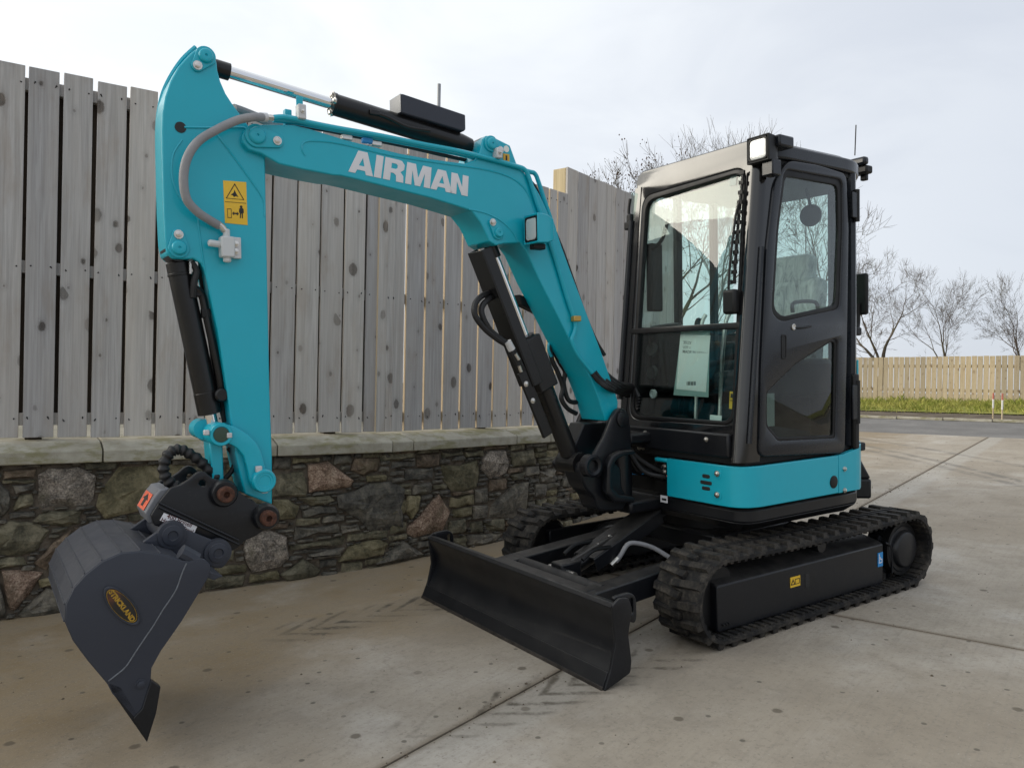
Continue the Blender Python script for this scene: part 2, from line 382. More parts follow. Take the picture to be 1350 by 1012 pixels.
AX1 = Vector((.629, .777, 0)); AX2 = Vector((.777, -.629, 0))                # yard axes: along the long joint, across it
AJ, BJ, AEND, AROAD, AGRASS, AFENCE = 4.57, -2.12, 15.56, 19.05, 20.7, 25.8
def concrete_fn(t, p, co):
    n1 = t.noise(co, .55, 6, .6, .4); n2 = t.noise(co, 3.2, 7, .68, .3); n3 = t.noise(co, 60, 4, .7)
    a = t.vm('DOT_PRODUCT', co, tuple(AX1)); b = t.vm('DOT_PRODUCT', co, tuple(AX2))
    ab = t.node('ShaderNodeCombineXYZ'); t.put(ab.inputs[0], a); t.put(ab.inputs[1], b); ab = ab.outputs[0]
    brush = t.noise(t.scale(ab, (2.2, 60, 1)), 1.0, 4, .6)
    c = t.mix(t.ss(n1, .3, .7), (.312, .266, .205), (.405, .358, .292))
    c = t.mix(t.ss(n2, .38, .72, 0, .55), c, (.245, .212, .170))
    # damp, algae-brown belt along the wall foot
    wet = t.ss(t.m('ADD', b, t.m('MULTIPLY', t.m('SUBTRACT', n1, .5), 1.8)), -3.7, -2.45, 1, 0)
    c = t.mix(t.m('MULTIPLY', wet, t.ss(n2, .2, .75, .9, .5)), c, (.225, .160, .080))
    # cleaner strip beside the long joint
    st = t.m('MULTIPLY', t.ss(t.m('ADD', b, t.m('MULTIPLY', n2, .06)), -1.90, -1.80, 1, 0), t.ss(b, BJ-.01, BJ+.02))
    c = t.mix(t.m('MULTIPLY', st, .45), c, (.43, .41, .37))
    pale = t.m('MULTIPLY', t.ss(n1, .42, .62), t.ss(t.noise(co, 1.3, 5, .6), .45, .65))
    c = t.mix(t.m('MULTIPLY', pale, .6), c, (.50, .466, .415))
    c = t.mix(t.ss(brush, .45, .8, 0, .28), c, (.22, .2, .17))
    c = t.mix(t.ss(n3, .54, .72, 0, .5), c, (.15, .132, .110))
    c = t.mix(t.ss(t.noise(co, 24, 5, .75), .5, .72, 0, .42), c, (.19, .165, .13))
    c = t.mix(t.ss(t.noise(co, 130, 3, .6), .62, .75, 0, .5), c, (.52, .5, .46))
    # rust tint at the right-hand joint and dark edges of both joints
    ja = t.m('ABSOLUTE', t.m('SUBTRACT', a, AJ)); jb = t.m('ABSOLUTE', t.m('SUBTRACT', b, BJ))
    c = t.mix(t.ss(t.m('ADD', t.m('MINIMUM', ja, jb), t.m('MULTIPLY', n3, .02)), .012, .05, .6, 0), c, (.13, .095, .06))
    # drips and small dark spots
    v = t.voro(ab, 3.4); v.voronoi_dimensions = '2D'; vc = t.node('ShaderNodeSeparateColor'); t.put(vc.inputs[0], v.outputs['Color'])
    sp = t.m('MULTIPLY', t.ss(t.m('ADD', v.outputs['Distance'], t.m('MULTIPLY', n3, .05)), .075, .115, 1, 0), t.ss(vc.outputs[0], .84, .86))
    c = t.mix(t.m('MULTIPLY', sp, .75), c, (.105, .086, .062))
    v = t.voro(ab, 9.); v.voronoi_dimensions = '2D'; vc = t.node('ShaderNodeSeparateColor'); t.put(vc.inputs[0], v.outputs['Color'])
    sp = t.m('MULTIPLY', t.ss(v.outputs['Distance'], .07, .12, 1, 0), t.ss(vc.outputs[0], .90, .92))
    c = t.mix(t.m('MULTIPLY', sp, .7), c, (.08, .07, .055))
    # muddy prints left by the two tracks in front of the machine
    q = t.vm('SUBTRACT', co, tuple(O)); lx = t.vm('DOT_PRODUCT', q, tuple(F)); ly = t.vm('DOT_PRODUCT', q, tuple(L))
    for yc, x0, x1, amp in ((.72, 1.05, 2.75, .95), (-.72, 1.5, 2.8, 1.)):
        dy = t.m('SUBTRACT', ly, yc)
        ph = t.m('ADD', t.m('MULTIPLY', lx, 38.), t.m('MULTIPLY', t.m('ABSOLUTE', dy), 55.))
        bars = t.ss(t.m('ADD', t.m('SINE', t.m('ADD', ph, t.m('MULTIPLY', n1, 9.))), t.m('MULTIPLY', t.m('SUBTRACT', n2, .5), 5.)), .05, 1.5)
        env = t.m('MULTIPLY', t.ss(t.m('ABSOLUTE', dy), .12, .20, 1, 0), t.m('MULTIPLY', t.ss(lx, x0-.2, x0+.2), t.ss(lx, x1-.5, x1, 1, 0)))
        c = t.mix(t.m('MULTIPLY', t.m('MULTIPLY', bars, env), t.m('MULTIPLY', t.ss(t.noise(co, 8., 5, .7), .36, .56), amp)), c, (.075, .062, .046))
        c = t.mix(t.m('MULTIPLY', env, .22), c, (.16, .135, .10))
    # sweeping tyre marks
    for a0, b0, k_ in ((13.32, -3.58, -1.016), (12.62, -3.33, -0.985), (14.07, -3.58, -0.813)):
        db = t.m('SUBTRACT', b, b0); curve = t.m('ADD', a0, t.m('ADD', t.m('MULTIPLY', db, k_), t.m('MULTIPLY', t.m('MULTIPLY', db, db), -.06)))
        d = t.m('ABSOLUTE', t.m('SUBTRACT', a, curve))
        c = t.mix(t.m('MULTIPLY', t.ss(d, .05, .14, 1, 0), t.ss(n2, .35, .6, .1, .55)), c, (.13, .12, .105))
    t.put(p.inputs['Base Color'], c)
    t.put(p.inputs['Roughness'], t.ss(n2, .3, .7, .72, .92))
    bumpn(t, p, t.m('ADD', t.m('MULTIPLY', n3, .6), t.m('ADD', brush, t.m('MULTIPLY', n2, .8))), .6, .004)
CONCRETE = mat('yard_concrete', (.34, .32, .28), .85, spec=.3, fn=concrete_fn)
def tar_fn(t, p, co):
    n = t.noise(co, 1.3, 6, .65); s = t.noise(co, 26, 4, .75)
    c = t.mix(t.ss(n, .3, .7), (.135, .128, .12), (.20, .19, .178)); c = t.mix(t.ss(s, .45, .75, 0, .6), c, (.07, .066, .06)); t.put(p.inputs['Base Color'], c); bumpn(t, p, s, .6, .01)
TARMAC = mat('worn_tarmac', (.16, .15, .14), .9, fn=tar_fn)
def soil_fn(t, p, co):
    n = t.noise(co, 2.5, 7, .7); s = t.noise(co, 30, 4, .7)
    c = t.mix(t.ss(n, .3, .7), (.075, .058, .042), (.16, .13, .095)); c = t.mix(t.ss(s, .6, .75, 0, .6), c, (.24, .19, .12)); t.put(p.inputs['Base Color'], c); bumpn(t, p, n, .8, .03)
SOIL = mat('damp_soil', (.1, .08, .06), .95, spec=.2, fn=soil_fn)
def field_fn(t, p, co):
    n = t.noise(co, .4, 7, .7); c = t.mix(t.ss(n, .3, .7), (.17, .16, .12), (.27, .25, .20)); t.put(p.inputs['Base Color'], c)
FIELD = mat('rough_field', (.08, .09, .03), .95, spec=.1, fn=field_fn)
def grass_fn(t, p, co):
    r = t.noise(co, 1.6, 4, .6); s = t.noise(co, 24, 2, .5)
    c = t.mix(t.ss(r, .35, .65), (.185, .215, .035), (.31, .30, .075)); c = t.mix(t.ss(s, .52, .7, 0, .7), c, (.40, .32, .13)); t.put(p.inputs['Base Color'], c)
GRASS = mat('roadside_grass', (.15, .17, .03), .8, spec=.2, fn=grass_fn)
def bark_fn(a, b, mossy):
    def fn(t, p, co):
        n = t.noise(co, 2.2, 6, .7); c = t.mix(t.ss(n, .3, .7), a, b); c = t.mix(t.ss(t.noise(co, .9, 4, .6), .45, .62, 0, .65), c, mossy); t.put(p.inputs['Base Color'], c)
    return fn
BARK = mat('mossy_bark', (.09, .08, .06), .95, spec=.1, fn=bark_fn((.055, .046, .036), (.105, .088, .068), (.115, .10, .03)))
TWIG = mat('twig_bark', (.11, .09, .075), .95, spec=.1, fn=bark_fn((.085, .066, .055), (.15, .12, .10), (.13, .115, .06)))
SEEDS = mat('dry_seed_cones', (.06, .03, .02), .9, var=.4)
GALV = mat('galvanised_pole', (.30, .31, .32), .5, metal=.5, var=.15)
PAINTRED = mat('faded_red_paint', (.42, .13, .09), .7, var=.25)
PAINTWHITE = mat('chalky_white_paint', (.68, .66, .62), .7, var=.1)

# ---------------------------------------------------------------- wall line in plan
WA = Vector((-2.95, 4.545, 0)); WDA = Vector((.836, .549, 0)).normalized()
K1 = Vector((-.88, 5.904, 0)); K2 = Vector((.37, 7.25, 0)); WDB = (K2-K1).normalized(); WDC = Vector((.603, .797, 0)).normalized(); K3 = K2+WDC*2.72
K0 = K1-WDA*5.6
SEG = [(K0, K1), (K1, K2), (K2, K3)]
def seg_of(u): return 0 if u < 520 else (1 if u < 735 else 2)
def wall_hit(u, v, back=0., i=None):                   # pixel -> (segment, distance along it, height), on a plane set back from the coping face
    i = seg_of(u) if i is None else i; a, b = SEG[i]; d = (b-a).normalized(); n = Vector((d.y, -d.x, 0))
    P = plane_hit(u, v, a-n*back, n); return i, (P-a).dot(d), P.z
def wall_pt(i, s, z, out=0.):
    a, b = SEG[i]; d = (b-a).normalized(); n = Vector((d.y, -d.x, 0)); p = a+d*s+n*out; return Vector((p.x, p.y, z))
def wall_mat(i):                                       # local x along the wall, y into it, z up
    a, b = SEG[i]; d = (b-a).normalized(); n = Vector((d.y, -d.x, 0))
    return Matrix(((d.x, -n.x, 0, a.x), (d.y, -n.y, 0, a.y), (0, 0, 1, 0), (0, 0, 0, 1)))
def dist_wall(P):
    best = (1e9, 0, 0)
    for i, (a, b) in enumerate(SEG):
        d = b-a; t = max(0, min(1, (P-a).dot(d)/d.length_squared)); q = a+d*t; r = (P-q).length
        if r < best[0]: best = (r, i, t*d.length)
    return best
def plane_z(P):
    a = P.dot(AX1); b = P.dot(AX2); a = max(-8, min(27.5, a)); b = max(-22, min(22, b)); Q = AX1*a+AX2*b
    return -(N.x*(Q.x-O.x)+N.y*(Q.y-O.y))/N.z
FOOT = []
for u, v in ((-60, 829), (0, 821), (130, 803), (260, 785.6), (400, 765), (500, 749), (562, 736), (666, 714.7), (735, 700)):
    i, s, z = wall_hit(u, v); P = wall_pt(i, s, 0); FOOT.append((sum((SEG[j][1]-SEG[j][0]).length for j in range(i))+s, z-plane_z(P)))
def dip(S):
    if S <= FOOT[0][0]: return FOOT[0][1]
    for (a, x), (b, y) in zip(FOOT, FOOT[1:]):
        if a <= S <= b: return x+(y-x)*(S-a)/(b-a)
    return FOOT[-1][1]
def gz(x, y):
    P = Vector((x, y, 0)); z = plane_z(P); r, i, s = dist_wall(P)
    if r < 1.1:
        S = sum((SEG[j][1]-SEG[j][0]).length for j in range(i))+s; k = 1-r/1.1; z += dip(S)*k*k*(3-2*k)
    return z
def ab(a, b): return AX1*a+AX2*b

# ---------------------------------------------------------------- ground, yard slabs, road
def sheet(name, A, B, lift, m, parent=None, thick=0):
    bm = bmesh.new(); g = []
    for a in A:
        row = []
        for b in B:
            p = ab(a, b); row.append(bm.verts.new((p.x, p.y, gz(p.x, p.y)+lift)))
        g.append(row)
    for i in range(len(A)-1):
        for j in range(len(B)-1): bm.faces.new((g[i][j], g[i+1][j], g[i+1][j+1], g[i][j+1]))
    if thick:
        loop = g[0]+[r[-1] for r in g[1:]]+g[-1][-2::-1]+[r[0] for r in g[-2:0:-1]]
        low = [bm.verts.new((v.co.x, v.co.y, v.co.z-thick)) for v in loop]; n = len(loop)
        for i in range(n): bm.faces.new((loop[i], loop[(i+1) % n], low[(i+1) % n], low[i]))
    return finish(bm, name, m, parent, angle=50)
def rng(a, b, st):
    n = max(1, int(round((b-a)/st))); return [a+(b-a)*i/n for i in range(n+1)]
far = [-260, -120, -60, -30, -18]
gnd = sheet('ground', far+rng(-8, 28, 1.5)+[40, 70, 130, 300], far[:-1]+rng(-20, 20, 1.5)+[30, 60, 120, 260], -.3, FIELD); tag(gnd, kind='structure')
yard = empty('concrete_yard'); yard['kind'] = 'structure'
J = .006
for a0, a1, b0, b1 in ((-7, AJ, -9, BJ), (-7, AJ, BJ, 14), (AJ, AEND, -9, BJ), (AJ, AEND, BJ, 20)):
    sheet('concrete_slab', rng(a0+J, a1-J, .25), rng(b0+J, b1-J, .25), 0, CONCRETE, yard, .05)
tag(sheet('road', rng(AEND+.02, AROAD, .6), rng(-22, 24, .8), -.012, TARMAC), kind='structure')
tag(sheet('verge_soil', rng(AROAD+.02, AGRASS+3, .4), rng(-22, 24, .6), .006, SOIL), kind='structure')
kb = empty('road_kerb'); kb['kind'] = 'structure'
for k in range(44):
    b0 = -20+k*.92
    bm = bmesh.new(); p = ab(AROAD, b0+.45); add_box(bm, (p.x, p.y, gz(p.x, p.y)+.02), (.06, .90, .06), Matrix.Rotation(math.atan2(AX1.y, AX1.x), 3, 'Z'))
    finish(bm, 'kerb_stone', COPING, kb, bevel=.008)
def grass_patch(name, n, a0, a1, b0, b1, h0, h1):
    vs, fs = [], []
    for _ in range(n):
        a = R_.uniform(a0, a1); b = R_.uniform(b0, b1)
        cl = noise.noise(Vector((a*1.3, b*1.3, 0))); cl2 = noise.noise(Vector((a*5, b*5, 3)))
        edge = min(1, (a-a0)/.5+.15)
        h = R_.uniform(h0, h1)*(1+.9*cl+.5*cl2)*edge
        if h < .03: continue
        p = ab(a, b); z = gz(p.x, p.y)+.03
        t = R_.uniform(0, 6.28); wv = Vector((math.cos(t), math.sin(t), 0))*R_.uniform(.006, .014); ln = Vector((R_.gauss(0, .35), R_.gauss(0, .35), 0))*h
        k = len(vs); q = Vector((p.x, p.y, z-.05))
        vs += [q-wv, q+wv, q+ln*.4+wv*.6+Vector((0, 0, h*.65)), q+ln+Vector((0, 0, h))]; fs += [(k, k+1, k+2), (k, k+2, k+3)]
    me = bpy.data.meshes.new(name); me.from_pydata([tuple(v) for v in vs], [], fs); o = link(name, me, None, GRASS); o['kind'] = 'stuff'; return o
bank = sheet('grass_bank', rng(AGRASS+.35, AGRASS+7, .5), rng(-22, 24, .8), .03, GRASS); tag(bank, kind='structure')
grass_patch('grass', 42000, AGRASS+.2, AFENCE-.2, -17, 8, .05, .19)

vs, fs = [], []
for _ in range(1500):
    a = R_.uniform(-1, 12); b = R_.uniform(-4.5, 3) if R_.random() < .6 else R_.gauss(BJ, .05)
    p = ab(a, b); r, _i, _s = dist_wall(p)
    if r < .04: continue
    z = gz(p.x, p.y); h = R_.uniform(.0015, .005)*(1 if R_.random() < .93 else 1.8); k = len(vs)
    for j in range(5):
        t = j*1.2566+R_.uniform(-.3, .3); vs.append((p.x+math.cos(t)*h*1.3, p.y+math.sin(t)*h*1.3, z-.001))
    vs.append((p.x, p.y, z+h)); fs += [(k+j, k+(j+1) % 5, k+5) for j in range(5)]
me = bpy.data.meshes.new('grit'); me.from_pydata(vs, [], fs); link('grit', me, None, SOIL)['kind'] = 'stuff'

# ---------------------------------------------------------------- stone wall with copings
wall = empty('stone_wall', WA); wall.matrix_world = Matrix.Translation(WA)
tag(wall, 'rubble stone wall under pale mossy copings, carrying the grey board fence', 'wall')
IW = Matrix.Translation(-WA)
ZC0, ZC1, ZC2 = .72, .795, .845
def in_wall(o): o.parent = wall; o.matrix_parent_inverse = Matrix.Identity(4); return o
bm = bmesh.new()
for i in range(3):
    ln = (SEG[i][1]-SEG[i][0]).length; M = IW @ wall_mat(i)
    vs = add_box(bm, (ln/2, .21, .22), (ln+.10, .28, 1.04)); bmesh.ops.transform(bm, matrix=M, verts=vs)
finish(bm, 'mortar_core', MORTAR, wall)
def stone_mesh(poly, depth, bulge):                    # poly in (s, z) about its own centre
    bm = bmesh.new(); n = len(poly); pts = []
    for i in range(n):
        p = Vector((*poly[i], 0)); q = Vector((*poly[(i+1) % n], 0)); pts.append(p)
        if (q-p).length > .055:
            nn = Vector((p.y-q.y, q.x-p.x, 0)).normalized(); pts.append((p+q)/2+nn*R_.gauss(0, .07)*(q-p).length*.6)
    m = len(pts)
    back = [bm.verts.new((p.x, .05, p.y)) for p in pts]
    f0 = [bm.verts.new((p.x, -depth*.45+R_.uniform(-.003, .003), p.y)) for p in pts]
    f1 = [bm.verts.new((p.x*.90, -depth+R_.uniform(-1, 1)*bulge*.5, p.y*.86)) for p in pts]
    f2 = [bm.verts.new((p.x*.5, -depth-bulge*R_.uniform(.2, 1.), p.y*.5)) for p in pts]
    c = bm.verts.new((0, -depth-bulge*R_.uniform(.3, 1), 0))
    for a, b in ((back, f0), (f0, f1), (f1, f2)):
        for i in range(m): bm.faces.new((a[i], a[(i+1) % m], b[(i+1) % m], b[i]))
    for i in range(m): bm.faces.new((f2[i], f2[(i+1) % m], c))
    return bm
BIG = [('granite', [(50,626),(65,617),(103,616),(127,628),(125,646),(117,667),(75,668),(55,671),(50,658)]),
 ('ochre', [(158,615),(207,613),(246,614),(244,650),(205,668),(138,684),(127,668),(142,636)]), ('slate', [(-18,638),(0,636),(12,648),(14,655),(12,672),(0,684),(-18,690)]),
 ('green', [(26,652),(42,651),(44,666),(18,674),(17,668)]), ('slate', [(16,640),(46,636),(45,646),(20,651)]), ('brown', [(4,621),(48,618),(46,629),(4,632)]),
 ('green', [(67,674),(108,672),(105,690),(87,695),(43,688),(50,680)]), ('green', [(-22,696),(0,694),(14,686.5),(35,688),(66,700),(48,727),(0,732),(-22,734)]),
 ('pink', [(1,752),(57,755),(20,805),(13,804),(5,775)]), ('green', [(-12,736),(31,735),(36,745),(0,750),(-12,751)]), ('brown', [(45,742),(72,714),(95,698),(88,715),(70,730),(62,752)]),
 ('slate', [(22,812),(62,775),(72,778),(85,806),(30,817)]), ('slate', [(-15,757),(-2,765),(8,805),(6,815),(-15,818)]),
 ('green', [(360.6,622),(401,619),(406,643),(404,655),(360,656)]), ('pink', [(407.4,612.6),(433.5,608),(467,634),(462,642),(408.5,649.5)]),
 ('ochre', [(360.6,659),(381,658),(395,667),(390,684),(361,686.5)]), ('green', [(392,656),(435.6,653),(443,660),(412,667)]), ('slate', [(398.7,673.5),(444,668),(446.5,675.6),(401,682)]),
 ('granite', [(322.6,719),(327,710),(353,698.5),(379,708),(381,736.5),(370,747),(333.5,755),(324,736.5)]), ('slate', [(390,695),(446.5,690),(449,702),(388,712.6)]),
 ('green', [(383.5,719),(457,706),(455,719),(383.5,725.6)]), ('slate', [(451,693),(472,690),(477,700),(452,704)]), ('slate', [(405,732),(455,722),(449,730),(408,734)]),
 ('green', [(370,758),(401,736.5),(425,752),(418,760),(379,766)]), ('ochre', [(446.7,741),(461,720),(501,710.7),(513,717),(507,731),(480,737)]),
 ('slate', [(444,653),(488,637),(517,634.7),(536,645),(534.7,696),(488,700),(474.7,684),(446.7,669)]), ('brown', [(463,620),(469,604),(502.7,605),(499,621),(480,628)]),
 ('green', [(505,600),(549,597),(549.6,602.7),(505,608)]), ('brown', [(552,600),(580,597),(581,613),(552.5,616)]), ('green', [(584,596),(610.7,594),(612,599),(585,604)]),
 ('green', [(613,595.7),(637,593),(638,601),(616,602.7)]), ('ochre', [(584,613),(630.7,606.7),(633,624),(629,642.7),(597,648),(586.7,632)]),
 ('granite', [(637,605),(645,594),(667,593),(673,608),(669,624),(648,630.7),(636,618.7)]), ('green', [(674.7,597),(704,592),(706.7,613),(677,616)]),
 ('green', [(706.7,590),(722.7,589),(722.7,594),(708,596)]), ('green', [(710.7,605),(734,601),(735,610.7),(712,613)]), ('green', [(674.7,626.7),(693,622.7),(690.7,632),(677,633)]),
 ('slate', [(712,621),(733,618.7),(732,634.7),(714.7,636)]), ('pink', [(538.7,696),(580,650.7),(596,674.7),(586.7,698.7),(549,709),(540,705)]), ('ochre', [(538.7,653),(554.7,653),(553,672),(544,685),(537,674.7)]),
 ('slate', [(645,666.7),(680,637),(697,634.7),(696,669),(680,682.7),(644,684)]), ('slate', [(498.7,744),(533,712),(561,730.7),(559,735)]),
 ('green', [(640,690),(667,684),(667,700),(645,700)]), ('slate', [(617,705),(664,703),(650.7,716),(618.7,719)]), ('green', [(252,614),(290,612),(292,640),(256,646)]), ('ochre', [(300,612),(356,610),(354,640),(300,646)])]
GR = .01
occ = {}
for i in range(3): occ[i] = {}
def mark(i, poly):
    s0 = min(p[0] for p in poly); s1 = max(p[0] for p in poly); z0 = min(p[1] for p in poly); z1 = max(p[1] for p in poly)
    for a in range(int(s0/GR)-1, int(s1/GR)+2):
        for b in range(int(math.floor(z0/GR))-1, int(z1/GR)+2):
            x, y = (a+.5)*GR, (b+.5)*GR; ins = False; n = len(poly); near = 9
            for k in range(n):
                (x0, y0), (x1, y1) = poly[k], poly[(k+1) % n]
                if (y0 > y) != (y1 > y) and x < (x1-x0)*(y-y0)/(y1-y0)+x0: ins = not ins
                dx, dy = x1-x0, y1-y0; t = max(0, min(1, ((x-x0)*dx+(y-y0)*dy)/(dx*dx+dy*dy+1e-9))); near = min(near, math.hypot(x-x0-dx*t, y-y0-dy*t))
            if ins or near < .005: occ[i][(a, b)] = 1
stones = []
for kind, px in BIG:
    i = seg_of(sum(p[0] for p in px)/len(px)); poly = [wall_hit(u, v, .04, i)[1:] for u, v in px]
    mark(i, poly); stones.append((i, kind, poly, 1))
def floor_z(i, s):
    p = wall_pt(i, s, 0); return gz(p.x, p.y)
for i in range(3):
    ln = (SEG[i][1]-SEG[i][0]).length; s_start = 1.55 if i == 0 else .02
    for wmax, hmax, tries, wmin, hmin in ((30, 13, 160, 14, 8), (46, 8, 1600, 14, 4), (30, 4, 2500, 8, 2), (16, 3, 2500, 5, 2), (8, 2, 2500, 3, 1)):
        for _ in range(tries):
            a = int(R_.uniform(s_start, ln)/GR); s = a*GR; b = int(math.floor(R_.uniform(floor_z(i, s)-.03, ZC0)/GR)); o_ = occ[i]
            zlim = int((ZC0+.0)/GR)
            if (a, b) in o_ or b >= zlim: continue
            W_, H_ = R_.randint(wmin, wmax), R_.randint(hmin, hmax)
            x0 = x1 = a; y0 = y1 = b; grow = [1, 1, 1, 1]
            while any(grow):
                for d in (0, 1, 2, 3):
                    if not grow[d]: continue
                    if d < 2:
                        if x1-x0+1 >= W_: grow[d] = 0; continue
                        nx = x1+1 if d == 0 else x0-1
                        if nx*GR > ln or nx*GR < s_start or any((nx, y) in o_ for y in range(y0, y1+1)): grow[d] = 0
                        elif d == 0: x1 = nx
                        else: x0 = nx
                    else:
                        if y1-y0+1 >= H_: grow[d] = 0; continue
                        ny = y1+1 if d == 2 else y0-1
                        if ny >= zlim or any((x, ny) in o_ for x in range(x0, x1+1)): grow[d] = 0
                        elif d == 2: y1 = ny
                        else: y0 = ny
            if x1-x0+1 < wmin or y1-y0+1 < hmin: continue
            X0, X1, Y0, Y1 = x0*GR, (x1+1)*GR, y0*GR, (y1+1)*GR; hh = Y1-Y0; ww = X1-X0; j = lambda k: R_.uniform(0, k*.6)
            poly = [(X0+j(.2)*min(ww, .1), Y0+j(.18)*hh), (X0+ww*R_.uniform(.3, .7), Y0+j(.1)*hh), (X1-j(.25)*min(ww, .1), Y0+j(.2)*hh), (X1-j(.1)*min(ww, .1), Y1-hh*R_.uniform(.2, .5)), (X1-j(.3)*min(ww, .1), Y1-j(.15)*hh),
                    (X0+ww*R_.uniform(.3, .7), Y1-j(.12)*hh), (X0+j(.35)*min(ww, .1), Y1-j(.2)*hh)]
            for x in range(x0-1, x1+2):
                for y in range(y0-1, y1+2):
                    if (x in (x0-1, x1+1) or y in (y0-1, y1+1)) and R_.random() < .55: continue
                    o_[(x, y)] = 1
            stones.append((i, R_.choice(['slate', 'slate', 'green', 'green', 'green', 'brown', 'ochre']), poly, 0))
stones.sort(key=lambda s: -s[3]-.5*(max(p[0] for p in s[2])-min(p[0] for p in s[2])))
rest = bmesh.new()
for n_, (i, kind, poly, big) in enumerate(stones):
    cs = sum(p[0] for p in poly)/len(poly); cz = sum(p[1] for p in poly)/len(poly)
    bm = stone_mesh([(p[0]-cs, p[1]-cz) for p in poly], R_.uniform(.014, .034), .024 if big else .012)
    M = IW @ wall_mat(i) @ Matrix.Translation((cs, .068, cz)) @ Matrix.Rotation(R_.gauss(0, .05), 4, 'X') @ Matrix.Rotation(R_.gauss(0, .035), 4, 'Z')
    if n_ < 290:
        o = finish(bm, 'stone', STONES[kind], wall, angle=22); o.matrix_local = M
    else:
        bmesh.ops.transform(bm, matrix=M, verts=bm.verts); me = bpy.data.meshes.new('t'); bm.to_mesh(me); bm.free(); rest.from_mesh(me); bpy.data.meshes.remove(me)
if len(rest.verts): finish(rest, 'small_stones', STONES['slate'], wall, angle=50)['kind'] = 'stuff'
# copings: one block between each pair of joints
cop = [(-420, 0), (-170, 0), (136, 0), (366, 0), (546, 1), (682, 1)]
def coping(i, s0, s1):
    bm = bmesh.new(); pr = [(-.0, ZC0), (-.0, ZC1), (.012, ZC1+.008), (.15, ZC2), (.40, ZC2+.01), (.40, ZC0)]
    s0 += .004; s1 -= .004
    a = [bm.verts.new((s0, y, z)) for y, z in pr]; b = [bm.verts.new((s1, y, z)) for y, z in pr]; n = len(pr)
    bm.faces.new(a); bm.faces.new(b[::-1])
    for k in range(n): bm.faces.new((a[k], b[k], b[(k+1) % n], a[(k+1) % n]))
    o = finish(bm, 'coping_stone', COPING, wall, bevel=.007); o.matrix_local = IW @ wall_mat(i)
LN = [(b-a).length for a, b in SEG]
cuts = {0: [wall_hit(u, 600, 0, 0)[1] for u in (-330, -130, 136, 366)], 1: [wall_hit(546, 585, 0, 1)[1], wall_hit(682, 580, 0, 1)[1]], 2: [.5, 1.2, 1.9]}
for i in range(3):
    c = [0.0]+[x for x in cuts[i] if .05 < x < LN[i]-.03]+[LN[i]]
    for a, b in zip(c, c[1:]): coping(i, a, b)

# ---------------------------------------------------------------- timber fence on the wall
FB = .15                                                # set-back of the board faces from the coping face
fence = empty('timber_fence', WA); fence.matrix_world = Matrix.Translation(WA)
tag(fence, 'tall weathered grey board fence standing on the stone wall behind the excavator', 'fence')
def board(name, i, s0, s1, z0, z1, m, back=FB, th=.024, parent=fence, Mi=None):
    bm = bmesh.new(); w_ = s1-s0; tw = R_.uniform(-.0018, .0018)
    add_box(bm, (0, th/2, (z1-z0)/2), (w_, th, z1-z0))
    o = finish(bm, name, m, parent, bevel=.0025, seg=1)
    o.matrix_local = (Mi or IW) @ wall_mat(i) @ Matrix.Translation(((s0+s1)/2, back, z0)) @ Matrix.Rotation(tw, 4, 'Y') @ Matrix.Rotation(R_.uniform(-.012, .012), 4, 'Z'); return o
gA = [30.2, 76.5, 120.3, 164, 205.3, 246, 284.5, 321.5, 357.3, 390.4, 421.6, 452.6, 481.3, 509]
gB = [534.9, 560.7, 585.3, 608.4, 630.8, 651.5, 671.2, 689.8, 706, 722]
sA = [wall_hit(u, 400, FB, 0)[1] for u in gA]
st = sA[1]-sA[0]
sA = [sA[0]-st*k for k in range(16, 0, -1)]+sA+[LN[0]+.06]
sB = [-.06]+[wall_hit(u, 400, FB, 1)[1] for u in gB]+[wall_hit(733, 400, FB, 1)[1], wall_hit(747.5, 400, FB, 1)[1]]
ZT = 3.10; ZBOT = ZC2+.022
for k in range(len(sA)-1):
    if sA[k] < 0: continue
    g = .011 if k < 21 else .0075
    board('board', 0, sA[k]+g, sA[k+1]-g, ZBOT+R_.uniform(-.004, .004), ZT+R_.uniform(-.006, .006), WOOD)
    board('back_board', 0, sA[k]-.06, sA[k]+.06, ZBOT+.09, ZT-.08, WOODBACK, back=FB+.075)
for k in range(len(sB)-1):
    board('board', 1, sB[k]+.009, sB[k+1]-.009, ZBOT+R_.uniform(-.004, .004), ZT+R_.uniform(-.006, .006), WOODEDGE, th=.026)
for z in (ZT-.10, 1.90, .98):
    for i in (0, 1):
        ln = LN[i]; bm = bmesh.new(); add_box(bm, (ln/2, FB+.05, z), (ln+.04, .046, .075)); finish(bm, 'rail', WOOD, fence, bevel=.003).matrix_local = IW @ wall_mat(i)
for i, s in ((0, 1.2), (0, 3.3), (0, 5.2), (1, 1.2)):
    bm = bmesh.new(); add_box(bm, (s, FB+.16, 1.9), (.09, .09, 2.2)); finish(bm, 'post', WOODBACK, fence, bevel=.004).matrix_local = IW @ wall_mat(i)
def nails(name, i, cuts, zs, parent, Mi):
    bm = bmesh.new()
    for a, b in zip(cuts, cuts[1:]):
        if b-a < .06 or a < 0: continue
        for z in zs:
            for q in (.2, .8): add_cyl(bm, (a+(b-a)*(q+R_.uniform(-.05, .05)), FB-.0025, z+R_.uniform(-.018, .018)), (a+(b-a)*q, FB+.004, z), .0045, 6)
    o = finish(bm, name, INK, parent); o['kind'] = 'stuff'; o.matrix_local = Mi @ wall_mat(i)
nails('nail_heads', 0, sA, (ZT-.10, 1.90, .98), fence, IW); nails('nail_heads', 1, sB, (ZT-.10, 1.90, .98), fence, IW)
